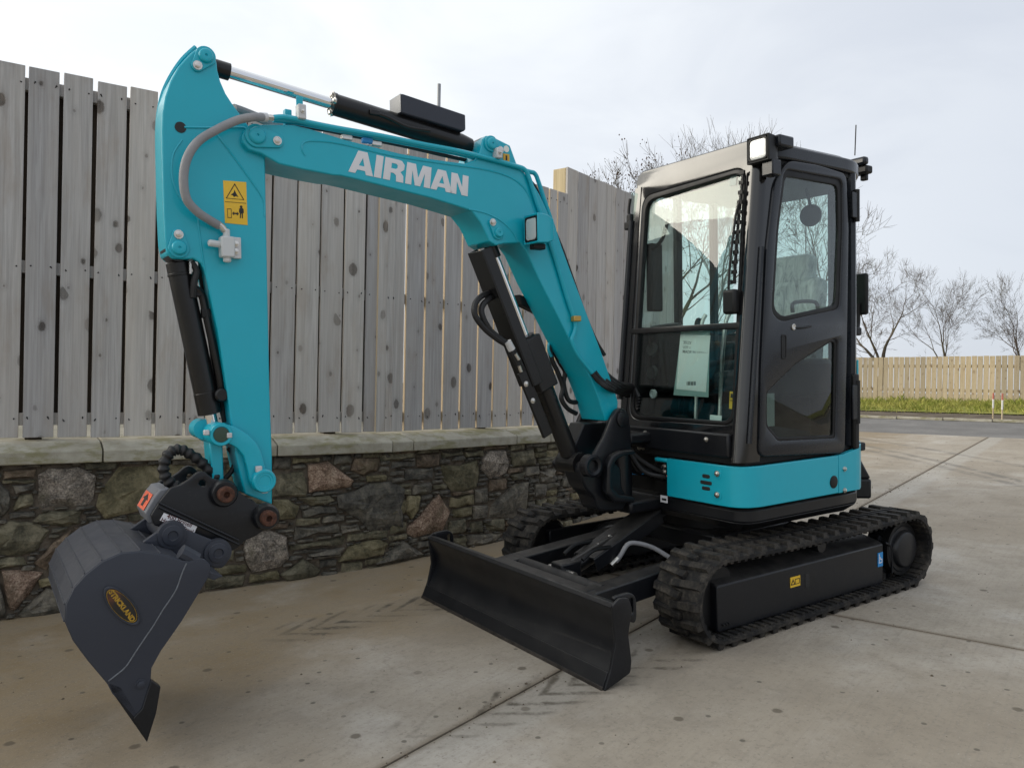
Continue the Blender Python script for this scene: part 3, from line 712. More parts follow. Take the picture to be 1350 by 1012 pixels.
# taller stretch beyond, with its own end board
tall = empty('tall_fence', K2); tall.matrix_world = Matrix.Translation(K2)
tag(tall, 'taller stretch of grey board fence with a pale cut end, behind the cab', 'fence')
IK = Matrix.Translation(-K2)
gC = [748.5-3.5, 759.4, 773.7, 785.6, 798, 809.3, 821.2, 832, 842.3, 852, 861.5, 870.5, 879, 887, 895]
sC = [wall_hit(u, 400, FB, 2)[1] for u in gC]
ZT2 = plane_hit(748, 220, SEG[2][0]-Vector((WDC.y, -WDC.x, 0))*FB, Vector((WDC.y, -WDC.x, 0))).z
for k in range(len(sC)-1):
    board('board', 2, sC[k]+.004, sC[k+1]-.004, ZBOT, ZT2+R_.uniform(-.006, .006), WOOD, parent=tall, Mi=IK)
for z in (ZT2-.14, 1.95, .98):
    bm = bmesh.new(); add_box(bm, ((sC[0]+sC[-1])/2+.06, FB+.055, z), (sC[-1]-sC[0]-.12, .046, .08)); finish(bm, 'rail', WOOD, tall, bevel=.003).matrix_local = IK @ wall_mat(2)
bm = bmesh.new(); add_box(bm, (sC[0]+.02, FB+.10, (ZT2+ZBOT)/2), (.03, .145, ZT2-ZBOT)); finish(bm, 'end_board', PALEWOOD, tall, bevel=.003).matrix_local = IK @ wall_mat(2)
# thin metal pole behind the fence
pb = plane_hit(577, 205, SEG[1][0]+Vector((-.75, .75, 0)), Vector((WDB.y, -WDB.x, 0)))
pole = tag(cyl('metal_pole', (0, 0, -.5), (0, 0, plane_hit(577, 111, pb, Vector((0, -1, 0))).z), .018, GALV, None, 12), 'thin grey metal pole rising behind the fence above the boom', 'pole')
pole.location = (pb.x, pb.y, 0)

# ---------------------------------------------------------------- far fence, marker posts
ff = empty('roadside_fence', ab(AFENCE, 0)+Vector((0, 0, gz(*ab(AFENCE, 0).xy)))); tag(ff, 'pale new board fence along the far side of the road', 'fence')
FM = ff.matrix_world.copy(); FM = Matrix.Translation(ff.location); FI = FM.inverted()
ang = math.atan2(AX2.y, AX2.x)
nb = 0
for k in range(190):
    b = -17.5+k*.147
    if b > 8: break
    p = ab(AFENCE, b+.07)
    z = gz(p.x, p.y); bm = bmesh.new(); add_box(bm, (0, 0, .62), (.131, .022, 1.35)); o = finish(bm, 'board', FARWOOD, ff, bevel=.002, seg=1)
    o.matrix_local = FI @ Matrix.Translation((p.x, p.y, z+.04+R_.uniform(-.006, .006))) @ Matrix.Rotation(ang, 4, 'Z') @ Matrix.Translation((0, .0 if k % 2 else .012, 0))
for zz in (.35, 1.05):
    p = ab(AFENCE, -4.7); bm = bmesh.new(); add_box(bm, (0, .06, zz), (25.4, .045, .09)); o = finish(bm, 'rail', FARWOOD, ff)
    o.matrix_local = FI @ Matrix.Translation((p.x, p.y, gz(p.x, p.y))) @ Matrix.Rotation(ang, 4, 'Z')
def marker(u, v, h, label):
    d = ray(u, v); P = CP.copy()
    for _ in range(400):
        P = P+d*.06
        if P.z <= gz(P.x, P.y): break
    r = empty('marker_post', P); tag(r, label, 'marker post', 'marker posts on the verge')
    cyl('lower_stake', (0, 0, -.2), (0, 0, h*.42), .015, FARWOOD, r, 8); cyl('white_band', (0, 0, h*.42), (0, 0, h*.76), .018, PAINTWHITE, r, 8); cyl('red_tip', (0, 0, h*.76), (0, 0, h), .018, PAINTRED, r, 8)
marker(1309, 552, .56, 'red-tipped white marker post in the verge, the left and farther of the pair')
marker(1321, 555, .58, 'red-tipped white marker post in the verge, the right and nearer of the pair')

# ---------------------------------------------------------------- bare trees
def tree(name, P, H, label, seed, spread=.5, twigs=4, seeds=0, trunk_r=.2, fork=.25, up=.35, depth=6, lean=(0, 0), dense=1.0):
    rd = random.Random(seed); root = empty(name, P); tag(root, label, 'tree', 'bare winter trees behind the fences')
    V1, F1, V2, F2, tips = [], [], [], [], []
    def seg(V, Fc, pts, rs, n):
        x, y = frame(pts[1]-pts[0]); prev = None
        for p, r in zip(pts, rs):
            k = len(V)
            for j in range(n):
                t = 2*math.pi*j/n; V.append(tuple(p+(x*math.cos(t)+y*math.sin(t))*r))
            if prev is not None:
                for j in range(n): Fc.append((prev+j, prev+(j+1) % n, k+(j+1) % n, k+j))
            prev = k
    def grow(p, d, ln, r, lev):
        n = 4 if lev < 3 else 3; pts = [p]; rs = [r]; q = p.copy(); dd = d.copy()
        for k in range(n):
            w_ = .035 if lev == 0 else .10; dd = (dd+Vector((rd.gauss(0, w_), rd.gauss(0, w_), rd.gauss(0, .06)+up*.16))).normalized()
            q = q+dd*ln/n; pts.append(q.copy()); rs.append(r*(1-.42*(k+1)/n))
        (seg(V1, F1, pts, rs, 7) if lev < 2 else seg(V2, F2, pts, rs, 5 if lev < 4 else 3))
        if lev >= depth or r < .004: tips.append(q); return
        kids = rd.randint(2, 3) if lev < 2 else rd.randint(2, 3)
        for k in range(kids):
            a = rd.uniform(.28, .75)*spread*2 if k else rd.uniform(.08, .35); ph = rd.uniform(0, 6.28); x, y = frame(dd)
            nd = (dd*math.cos(a)+(x*math.cos(ph)+y*math.sin(ph))*math.sin(a)).normalized(); nd = (nd+Vector((0, 0, up*.3))).normalized()
            grow(q, nd, ln*rd.uniform(.68, .90), max(.0045, rs[-1]*(.88 if k == 0 else rd.uniform(.55, .8))), lev+1)
        if lev >= 1:                                     # side shoots
            for k in range(int(rd.randint(2, 4)*dense)):
                j = rd.randint(1, n); a = rd.uniform(.5, 1.1); ph = rd.uniform(0, 6.28); x, y = frame(dd)
                nd = (dd*math.cos(a)+(x*math.cos(ph)+y*math.sin(ph))*math.sin(a)).normalized()
                grow(pts[j], nd, ln*rd.uniform(.35, .6), max(rs[j]*.36, .0042), max(lev+2, depth-3))
    d0 = Vector((lean[0], lean[1], 1)).normalized()
    grow(Vector((0, 0, -.3)), d0, H*fork, trunk_r, 0)
    zs_ = sorted(t.z for t in tips); top = zs_[int(len(zs_)*.985)]; k = H/top
    for nm, V, Fc, m in (('trunk', V1, F1, BARK), ('crown', V2, F2, TWIG)):
        me = bpy.data.meshes.new(nm); me.from_pydata([(x*k, y*k, z*k) for x, y, z in V], [], Fc)
        for f in me.polygons: f.use_smooth = True
        link(nm, me, root, m)
    if seeds:
        vs, fs = [], []
        for t in rd.sample(tips, min(seeds, len(tips))):
            for _ in range(rd.randint(1, 3)):
                c = t*k+Vector((rd.gauss(0, .06), rd.gauss(0, .06), rd.gauss(0, .06))); r = rd.uniform(.012, .026); b = len(vs)
                vs += [tuple(c+Vector(o)*r) for o in ((1,0,0),(-1,0,0),(0,1,0),(0,-1,0),(0,0,1.4),(0,0,-1.4))]
                fs += [(b, b+2, b+4), (b+2, b+1, b+4), (b+1, b+3, b+4), (b+3, b, b+4), (b+2, b, b+5), (b+1, b+2, b+5), (b+3, b+1, b+5), (b, b+3, b+5)]
        me = bpy.data.meshes.new('seed_cones'); me.from_pydata(vs, [], fs); link('seed_cones', me, root, SEEDS)['kind'] = 'stuff'
    return root
def at_depth(u, Y): d = ray(u, 506); P = CP+d*(Y/d.y); return Vector((P.x, P.y, gz(P.x, P.y)))
def htop(u, v, Y): d = ray(u, v); return (CP+d*(Y/d.y)).z
def grow_tree(u, vtop, Y, label, seed, **kw):
    P = at_depth(u, Y); tree('bare_tree', P, htop(u, vtop, Y)-P.z, label, seed, **kw)
grow_tree(872, 204, 24, 'bare tree with dark seed cones, its trunk seen through the windscreen', 3, seeds=900, trunk_r=.17, spread=.60, fork=.22, up=.26, depth=7, dense=.6)
grow_tree(945, 192, 29, 'fine twigged bare tree rising above the cab roof beside the seed cone tree', 12, trunk_r=.14, spread=.5, up=.42, depth=7, fork=.24, dense=.7)
grow_tree(1158, 335, 33, 'mossy bare tree half hidden by the cab mirror above the far fence', 24, trunk_r=.17, spread=.62, up=.22, depth=7, fork=.24, dense=.7)
grow_tree(1246, 358, 36, 'fan crowned bare tree standing alone in the middle above the far fence', 33, trunk_r=.16, spread=.46, fork=.33, up=.30, depth=7, dense=.8)
grow_tree(1350, 364, 34, 'bare tree at the right edge of the photo above the far fence', 48, trunk_r=.18, spread=.5, up=.30, depth=7, fork=.30, dense=.75)
grow_tree(1052, 215, 27, 'slim bare tree seen through the cab door window', 59, trunk_r=.12, spread=.55, up=.3, depth=6, fork=.2)

# ================================================================ the excavator (x forward, y left, z up in its own frame)
EX = empty('mini_excavator', M=MW)
tag(EX, 'turquoise and charcoal mini excavator parked on the concrete yard, arm lowered', 'excavator')
def bolt(p, axis, r, parent, m=STEEL, name='bolt'):
    return lathe(name, p, axis, [(-.004, r*1.5), (.003, r*1.5), (.0035, r), (.010, r), (.012, r*.6)], m, parent, 10)
def ring2(cx, cz, r, n=20): return [(cx+math.cos(2*math.pi*i/n)*r, cz+math.sin(2*math.pi*i/n)*r) for i in range(n)]

# ---------------- tracks
TF, TR, TZ, RO = .845, -.855, .240, .232                 # idler and sprocket centres, height, belt radius
def stadium(t, r):                                       # t = distance along the belt line of radius RO
    Ls = TF-TR; Pm = 2*Ls+2*math.pi*RO; t %= Pm
    if t < Ls:
        sag = -.012*math.sin(math.pi*t/Ls)*1.0
        return Vector((TR+t, 0, TZ+r+sag)), Vector((0, 0, 1))
    t -= Ls
    if t < math.pi*RO: a = t/RO; n = Vector((math.sin(a), 0, math.cos(a))); return Vector((TF, 0, TZ))+n*r, n
    t -= math.pi*RO
    if t < Ls: return Vector((TF-t, 0, TZ-r)), Vector((0, 0, -1))
    a = (t-Ls)/RO; n = Vector((-math.sin(a), 0, -math.cos(a))); return Vector((TR, 0, TZ))+n*r, n
PM = 2*(TF-TR)+2*math.pi*RO
def lug_mesh(side):
    bm = bmesh.new(); s = side                            # tangent x, across y, outward z
    P = [(-.030, .148), (.020, .148), (.030, .05), (.040, -.030), (-.004, -.040), (-.018, .05)]
    b = [bm.verts.new((x, y*s, -.004)) for x, y in P]; t = [bm.verts.new((x*.72+.002, (y*.95 if y > 0 else y*.9)*s, .024)) for x, y in P]
    n = len(P); bm.faces.new(t); bm.faces.new(b[::-1])
    for i in range(n): bm.faces.new((b[i], b[(i+1) % n], t[(i+1) % n], t[i]))
    bmesh.ops.recalc_face_normals(bm, faces=bm.faces)
    me = bpy.data.meshes.new('track_lug'); bm.to_mesh(me); bm.free(); me.materials.append(RUBBER); return me
LUG = {1: lug_mesh(1), -1: lug_mesh(-1)}
def track(yc, out):
    bm = bmesh.new(); K = 150; rings = []
    prof = [(-.15, -.014), (-.15, .004), (-.135, .010), (.135, .010), (.15, .004), (.15, -.014), (.13, -.020), (-.13, -.020)]
    for k in range(K):
        p, n = stadium(PM*k/K, RO-.024); rings.append([bm.verts.new(p+n*h+Vector((0, yc+y, 0))) for y, h in prof])
    for k in range(K):
        a, b = rings[k], rings[(k+1) % K]
        for j in range(8): bm.faces.new((a[j], a[(j+1) % 8], b[(j+1) % 8], b[j]))
    tr = finish(bm, 'rubber_track', RUBBER, EX)
    nl = 46
    for k in range(nl):
        for s in (1, -1):
            t = PM*(k+(.5 if s > 0 else 0))/nl; p, n = stadium(t, RO-.016); p2, _ = stadium(t+.02, RO-.016); tn = (p2-p).normalized(); yv = Vector((0, 1, 0))
            tn = yv.cross(n); o = link('track_lug', LUG[s], tr)
            p = p+Vector((0, yc, 0)); o.matrix_local = Matrix(((tn.x, 0, n.x, p.x), (tn.y, 1, n.y, p.y), (tn.z, 0, n.z, p.z), (0, 0, 0, 1)))
    bm = bmesh.new()
    for k in range(92):                                   # ribbed inner face with guide teeth
        p, n = stadium(PM*(k+.5)/92, RO-.046); tn = Vector((0, 1, 0)).cross(n)
        M3 = Matrix((tn, (0, 1, 0), n)).transposed()
        add_box(bm, p+Vector((0, yc+out*.095, 0)), (.022, .09, .012), M3); add_box(bm, p+Vector((0, yc-out*.095, 0)), (.022, .09, .012), M3)
        if k % 2: add_box(bm, p-n*.02+Vector((0, yc+.03, 0)), (.03, .02, .04), M3); add_box(bm, p-n*.02+Vector((0, yc-.03, 0)), (.03, .02, .04), M3)
    finish(bm, 'guide_teeth', RUBBER, tr)['kind'] = 'stuff'
    # frame box with a sloping top
    q = lambda y: yc+out*y
    bm = bmesh.new(); sec = [(-.09, .07), (.085, .065), (.085, .30), (.06, .315), (-.06, .345), (-.09, .345)]
    xs = [(-.62, 1), (.845, 1), (.86, .93)]
    A = []
    for x, k in xs: A.append([bm.verts.new((x, q(y), .2+(z-.2)*k)) for y, z in sec])
    for a, b in zip(A, A[1:]):
        for j in range(6): bm.faces.new((a[j], a[(j+1) % 6], b[(j+1) % 6], b[j]))
    bm.faces.new(A[0]); bm.faces.new(A[-1][::-1])
    fr = finish(bm, 'track_frame', DARK, EX, bevel=.006)
    yo = q(.085)
    box('slot_cover', (.128, yo, .208), (.035, .004, .075), INK, fr, .001)
    for x in (.78, .80, .82): bolt((x, yo, .10), (0, out, 0), .005, fr, BLACK)
    if out > 0:
        lab = box('warning_label', (.236, yo+.002, .220), (.085, .003, .056), YELLOW, fr, 0)
        tri = lambda cx, cz, r: [(cx+r*math.cos(math.pi/2+k*2.0944), cz+r*math.sin(math.pi/2+k*2.0944)) for k in range(3)]
        plate('label_triangle', [tri(.258, .216, .022), tri(.258, .216, .013)], .0012, .0001, ymap(yo+.0045), INK, fr)
        plate('label_pictogram', [[(.200, .205), (.240, .205), (.240, .235), (.200, .235)], [(.203, .208), (.237, .208), (.237, .232), (.203, .232)]], .0012, .0001, ymap(yo+.0045), INK, fr)
        b_ = box('blue_label', (-.586, yo+.002, .212), (.052, .003, .085), BLUE, fr, 0)
        plate('label_symbol', [[(-.603, .19), (-.569, .19), (-.569, .216), (-.603, .216)], [(-.597, .195), (-.575, .195), (-.575, .211), (-.597, .211)]], .0012, .0001, ymap(yo+.0045), WHITE, fr)
        plate('label_hook', [[(-.588, .220), (-.570, .220), (-.570, .246), (-.576, .246), (-.576, .226), (-.588, .226)]], .0012, .0001, ymap(yo+.0045), WHITE, fr)
        tube('guard_rod', [(-.66, yo-.01, .30), (-.72, yo-.01, .27), (-.735, yo-.01, .20), (-.735, yo-.01, .10)], .006, DARK, fr, 6, 3)
    # wheels
    lathe('idler_wheel', (TF, yc-.09, TZ-.01), (0, 1, 0), [(.04, .10), (.04, .17), (.06, .175), (.07, .19), (.11, .19), (.12, .175), (.13, .17), (.13, .10)], BLACK, EX, 32)
    sp = lathe('drive_sprocket', (TR, yc-.07, TZ-.005), (0, 1, 0), [(0, .05), (0, .165), (.14, .165), (.14, .12)], BLACK, EX, 32)
    lathe('hub_cap', (TR, yc+out*.03, TZ-.005), (0, out, 0), [(0, .15), (.035, .15), (.045, .14), (.047, .118), (.068, .112), (.074, .106), (.076, .10)], DARK, sp, 32)
    bm = bmesh.new()
    for k in range(15):
        a = 2*math.pi*k/15; add_box(bm, (TR+math.cos(a)*.18, yc, TZ+math.sin(a)*.18), (.04, .05, .03), Matrix.Rotation(-a, 3, 'Y'))
    finish(bm, 'sprocket_teeth', DARK, sp)['kind'] = 'stuff'
    for x in (-.55, -.25, .05, .35, .62): lathe('track_roller', (x, yc-.08, .085), (0, 1, 0), [(0, .03), (0, .055), (.16, .055), (.16, .03)], DARK, EX, 16)
    lathe('carrier_roller', (-.03, yc-.06, TZ+.135), (0, 1, 0), [(0, .02), (0, .04), (.13, .04), (.13, .02)], DARK, EX, 16)
track(.70, 1); track(-.70, -1)

# ---------------- undercarriage and dozer blade
uc = box('undercarriage', (.02, 0, .36), (.72, .70, .12), DARK, EX, .02)
for sx in (1, -1):
    for sy in (1, -1): tube('cross_leg', [(sx*.25, sy*.25, .36), (sx*.42, sy*.5, .30), (sx*.46, sy*.62, .24)], .07, DARK, uc, 8, 3)
lathe('slew_ring', (0, 0, .41), (0, 0, 1), [(0, .36), (.09, .36), (.09, .33), (.12, .33)], BLACK, EX, 40)
prof = [(1.660, .0), (1.668, .006), (1.634, .066), (1.622, .080)] + [(1.622-.052*math.sin(math.pi*t), .080+.262*t) for t in (.12, .25, .4, .55, .7, .85)] + [(1.612, .338), (1.618, .356), (1.606, .374), (1.582, .374), (1.566, .352)] + [(1.572-.052*math.sin(math.pi*t), .080+.262*t) for t in (.85, .6, .35, .1)] + [(1.600, .05), (1.63, .0)]
bl = prism('dozer_blade', prof, -.843, .843, DARK, EX, .003)
prism('cutting_edge', [(1.664, -.004), (1.676, .002), (1.6395, .072), (1.631, .068)], -.845, .845, DARK, bl, .002)
prism('worn_edge', [(1.660, -.006), (1.679, .001), (1.672, .016), (1.657, .012)], -.846, .846, EDGE, bl, .002)
for s in (1, -1):
    sidep = rounded([(1.672, -.004), (1.63, .085), (1.600, .20), (1.617, .366), (1.575, .392), (1.52, .385, .02), (1.500, .33), (1.525, .22), (1.508, .10), (1.515, .045)], .012, 3)
    plate('end_plate', [sidep, [(1.535, .305), (1.552, .305), (1.552, .365), (1.535, .365)]][:1], .016, .003, ymap(s*.850), DARK, bl)
    eye = rounded([(1.60, .395), (1.49, .400), (1.455, .37), (1.455, .27), (1.47, .25), (1.53, .29), (1.56, .33)], .03, 4)
    hole = rounded([(1.475, .30), (1.500, .30), (1.500, .372), (1.475, .372)], .012, 4)
    plate('lifting_eye', [eye, hole], .022, .005, ymap(s*.845-s*.018), DARK, bl)
box('mounting_beam', (1.47, .08, .26), (.15, .82, .11), DARK, bl, .01)
cyl('cross_tube', (1.335, -.30, .275), (1.335, .47, .275), .047, DARK, EX, 24)
for ys in ((.41, .53), (-.36, -.23)):
    prism('blade_arm', [(1.56, .21), (1.56, .30), (1.385, .315), (.55, .375), (.45, .36), (.45, .27), (1.3, .205)], ys[0], ys[1], DARK, EX, .008)
bc = cyl('blade_cylinder', (1.22, .06, .30), (.52, .06, .52), .045, SATIN, EX, 20)
cyl('cylinder_rod', (1.36, .06, .255), (1.22, .06, .30), .024, CHROME, bc, 14)
M = Matrix.Rotation(math.atan2(.20, .50), 3, 'Y')
box('cylinder_guard', (.86, .06, .455), (.56, .17, .012), DARK, bc, .003, M); box('guard_side', (.857, .145, .418), (.55, .010, .075), DARK, bc, .003, M); box('guard_side', (.857, -.025, .418), (.55, .010, .075), DARK, bc, .003, M)
for x in (1.02, .93): bolt((x, .06, .461-(x-.86)*.40), (.37, 0, .93), .010, bc)
tube('blade_hose', [U(812, 740, 'y', .16), U(818, 732, 'y', .17), U(828, 717, 'y', .18), U(842, 716, 'y', .20), U(862, 722, 'y', .24), U(885, 736, 'y', .30)], .013, GREYHOSE, bc, 10)
cyl('hose_fitting', U(806, 744, 'y', .15), U(815, 735, 'y', .165), .013, STEEL, bc, 10)
box('cylinder_clevis', (1.25, .06, .30), (.14, .10, .09), DARK, bc, .01); cyl('clevis_pin', (1.28, -.05, .29), (1.28, .17, .29), .022, STEEL, bc, 14)
for y in (-.02, .14):
    tube('cylinder_pipe', [(1.2, y, .36), (1.12, y, .40), (1.0, y, .40)], .012, BLACK, bc, 8)

# ---------------- upper frame, skirts, counterweight
def plan(inset=0., rear=.87):
    P = [(.63, -.55), (.63, .70)] 
    P = [(.64-inset, .12), (.64-inset, .68), (.62-inset, .735-inset*.6), (.575-inset*.5, .775-inset), (.50, .785-inset), (-.17, .785-inset)]
    a0, a1 = math.radians(115.8), math.radians(244.2)
    for k in range(25):
        a = a0+(a1-a0)*k/24; P.append(((rear-inset)*math.cos(a), (rear-inset)*math.sin(a)))
    P += [(.40, -.785+inset), (.60-inset, -.70), (.64-inset, -.45)]
    return P
bm = bmesh.new()
add_zprism(bm, plan(.09), .525, .575, plan(.02)); add_zprism(bm, plan(.02), .575, .645)
uf = finish(bm, 'upper_frame', DARK, EX, bevel=.01)
bm = bmesh.new(); add_zprism(bm, plan(.10), .645, .88); finish(bm, 'inner_housing', BLACK, uf)
def shell(name, path, z0, z1, th, m, parent, bevel=.012, zfun=None):
    """upright sheet following a plan path, thickness th inwards (to the right of travel)"""
    bm = bmesh.new(); n = len(path); G = []
    for i, p in enumerate(path):
        a = Vector(path[max(i-1, 0)]); b = Vector(path[min(i+1, n-1)]); d = (b-a).normalized(); nn = Vector((-d.y, d.x)) if th > 0 else Vector((d.y, -d.x)); q = Vector(p)+nn*abs(th)
        za, zb = zfun(i) if zfun else (z0, z1)
        G.append([bm.verts.new((p[0], p[1], za)), bm.verts.new((p[0], p[1], zb)), bm.verts.new((q.x, q.y, zb)), bm.verts.new((q.x, q.y, za))])
    for a, b in zip(G, G[1:]):
        for j in range(4): bm.faces.new((a[j], a[(j+1) % 4], b[(j+1) % 4], b[j]))
    bm.faces.new(G[0]); bm.faces.new(G[-1][::-1])
    return finish(bm, name, m, parent, bevel=bevel, angle=40)
front = [(.66, .245), (.66, .66), (.655, .70), (.635, .74), (.60, .772), (.55, .79), (.50, .795), (-.155, .795)]
sk = shell('side_panel', front, .662, .878, .03, TEAL, EX, .005)
box('panel_lip', (.645, .20, .864), (.03, .11, .025), TEAL, sk, .01)
rearp = [(-.157+(-.203)*k/5, .795) for k in range(6)]
for k in range(14):
    a = math.radians(114.6+k*4.2); rearp.append((.873*math.cos(a), .873*math.sin(a)))
rp = shell('rear_corner_panel', rearp, .660, .888, .03, TEAL, EX, .008, zfun=lambda i: (.662, .880+.045*min(1, max(0, (i-1)/7))))
for u, v, pr in ((1114, 618, rp), (1114, 646, rp)): p = U(u, v, 'y', .80); p.y = .795 if p.x > -.36 else math.sqrt(max(0, .873**2-p.x**2)); bolt(p+Vector((0, .002, 0)), (-.2, 1, 0), .010, pr); 
for u, v in ((946, 624), (946, 652)):
    p = U(u, v, 'x', .66); lathe('bolt_recess', p+Vector((.001, 0, 0)), (1, 0, 0), [(-.002, .030), (.001, .030), (.0015, .024), (.0005, .018)], TEAL, sk, 20); bolt(p+Vector((.004, 0, 0)), (1, 0, 0), .011, sk)
for v, hw in ((627.5, .026), (636, .040), (643.5, .028)):
    c = U(931, v, 'x', .66); sl_ = rounded([(c.y-hw, c.z-.0098), (c.y+hw, c.z-.0098), (c.y+hw, c.z+.0098), (c.y-hw, c.z+.0098)], .009, 4)
    plate('vent_slot', [sl_], .003, .0005, lambda a, b, c_: Vector((.6612+c_, a, b)), INK, sk)
p = U(1099, 635, 'y', .795); lathe('round_plug', p, (0, 1, 0), [(-.002, .036), (.003, .036), (.005, .031)], BLACK, sk, 24)
def sector(r0, r1, a0, a1, n=26):
    A_ = [math.radians(a0+(a1-a0)*k/n) for k in range(n+1)]
    return [(r1*math.cos(a), r1*math.sin(a)) for a in A_]+[(r0*math.cos(a), r0*math.sin(a)) for a in reversed(A_)]
bm = bmesh.new(); add_zprism(bm, sector(.74, .968, 137, 262), .548, .672); add_zprism(bm, sector(.74, .966, 137, 262), .673, .845, sector(.74, .880, 137, 262))
finish(bm, 'counterweight', DARK, EX, bevel=.014)
hood = [(.85*math.cos(math.radians(a)), .85*math.sin(math.radians(a))) for a in range(128, 236, 6)]
hd = shell('engine_hood', hood, .80, 1.32, .03, TEAL, EX, .02)
bm = bmesh.new(); add_zprism(bm, [(x*.98, y*.98) for x, y in hood]+[(-.30, -.72), (-.30, .60)], 1.26, 1.33); finish(bm, 'hood_top', TEAL, hd, bevel=.02)
shell('right_panel', [(.28, -.70), (.25, -.785), (-.45, -.785)], .66, .90, -.03, TEAL, EX, .02)
lab = box('frame_label', U(875.5, 657.5, 'x', .652), (.003, .055, .040), WHITE, uf, 0)
box('label_pictogram', U(875.5, 658, 'x', .6545), (.002, .034, .012), INK, uf, 0)

# ---------------- cab
CYL_, CYR = .775, -.17
def xf(z): return .635-.105*(z-1.08)
def fmap(d=0.): return lambda a, b, c: Vector((xf(b)+d+c, a, b))          # 2-D (y, z) on the raked front
def FP(u, v):                                                             # pixel -> (y, z) on the raked front
    d = RM.transposed() @ ray(u, v); n = Vector((1, 0, .105)); p0 = Vector((.635, 0, 1.08)); P = CL+d*((p0-CL).dot(n)/d.dot(n)); return (P.y, P.z)
ZR = 2.50
cab = empty('cab'); cab.parent = EX
# front frame with one opening
wo = [FP(*q) for q in ((975, 222), (950, 566), (830, 553), (852, 262))]
open_ = rounded([FP(983, 219), FP(967, 561), FP(829, 552), FP(847, 259)], .085, 6)
outer = rounded([(.735, 2.598, .07), (.735, .93), (CYR, .93), (CYR, 2.598, .07)], .04, 5)
plate('front_frame', [outer, open_], .05, .008, fmap(-.03), FRONTP, cab)
inner = rounded([FP(979, 226), FP(963, 556), FP(833, 547), FP(851, 265)], .075, 6)
plate('window_gasket', [open_, inner], .036, .005, fmap(-.022), BLACK, cab)
zd = FP(900, 433)[1]
yl = FP(833, 435)[0]; yr = FP(973, 430)[0]
g1 = [(yl-.012, zd+.012), (yr+.012, zd+.012), FP(982, 224), FP(849, 263)]; g2 = [(yl-.012, zd-.012), (yr+.012, zd-.012), FP(966, 558), FP(831, 550)]
plate('windscreen', [rounded(g1, .06, 5)], .006, .001, fmap(-.028), GLASS, cab)
plate('lower_windscreen', [rounded(g2, .06, 5)], .006, .001, fmap(-.028), GLASS, cab)
plate('windscreen_bar', [[(yl-.02, zd-.017), (yr+.02, zd-.017), (yr+.02, zd+.017), (yl-.02, zd+.017)]], .05, .006, fmap(-.024), SATIN, cab)
box('sill_panel', (xf(1.0)+.012, .30, .985), (.03, .80, .125), DARK, cab, .01)
for u, v in ((850.5, 570), (931, 579)): bolt(U(u, v, 'x', xf(1.)+.03), (1, 0, 0), .009, cab)
# left front pillar, a rounded corner all the way up
def pillar(name, z0, z1, x0f, m, prof, parent=cab):
    bm = bmesh.new(); G = []
    K = 10
    for k in range(K+1):
        z = z0+(z1-z0)*k/K; G.append([bm.verts.new((x0f(z)+x, y, z)) for x, y in prof])
    n = len(prof)
    for a, b in zip(G, G[1:]):
        for j in range(n): bm.faces.new((a[j], a[(j+1) % n], b[(j+1) % n], b[j]))
    bm.faces.new(G[0]); bm.faces.new(G[-1][::-1]); return finish(bm, name, m, parent, angle=50)
pp = [(0, .70), (.004, .725), (-.008, .752), (-.03, .770), (-.055, .778), (-.135, .780), (-.135, .735), (-.06, .71)]
pillar('front_pillar', .90, 2.50, xf, FRONTP, pp)
tube('pillar_trim', [(xf(z)-.040, .783, z) for z in (1.0, 1.4, 1.8, 2.02)], .013, CABP, cab, 8, 3)
pillar('right_front_pillar', .93, 2.50, xf, FRONTP, [(0, CYR+.05), (0, CYR), (-.03, CYR-.01), (-.10, CYR-.01), (-.10, CYR+.03)])
tube('pillar_rail', [(xf(z)+.008, CYR-.012, z) for z in (1.2, 1.6, 2.0, 2.3)], .014, DARK, cab, 8, 3)
# sides at the right and rear
for x in (-.22, .12):
    box('right_post', (x, CYR, 1.8), (.05, .04, 1.45), DARK, cab, .008)
box('right_wall', (.05, CYR, 1.26), (.95, .03, .68), BLACK, cab, .01)
box('right_rail', (.03, CYR, 1.62), (.98, .03, .045), DARK, cab, .008)
box('right_window', (.05, CYR-.004, 1.95), (.93, .006, 1.05), GLASS, cab, 0)
tube('door_pillar', [(-.335, .745, .92), (-.340, .750, 1.7), (-.345, .745, 2.5)], .036, CABP, cab, 8, 3)
for y, z0, z1 in ((-.14, .95, 2.5), (.50, .95, 2.5)): cyl('rear_post', (-.56, y, z0), (-.56, y, z1), .035, CABP, cab, 8)
box('rear_wall', (-.57, .18, 1.16), (.03, .70, .50), BLACK, cab, .01)
box('rear_window', (-.57, .18, 1.88), (.006, .66, 1.22), GLASS, cab, 0)
qa = [(.845*math.cos(math.radians(a)), .845*math.sin(math.radians(a))) for a in range(115, 143, 3)]
shell('rear_quarter_window', qa, 1.42, 2.50, .006, GLASS, cab, 0)
shell('rear_quarter_panel', qa, .90, 1.42, .03, CABP, cab, .006)
qb = [(.862*math.cos(math.radians(a)), .862*math.sin(math.radians(a))) for a in range(118, 145, 3)]
shell('rear_side_cover', qb, .895, 1.42, .012, TEAL, cab, .006)
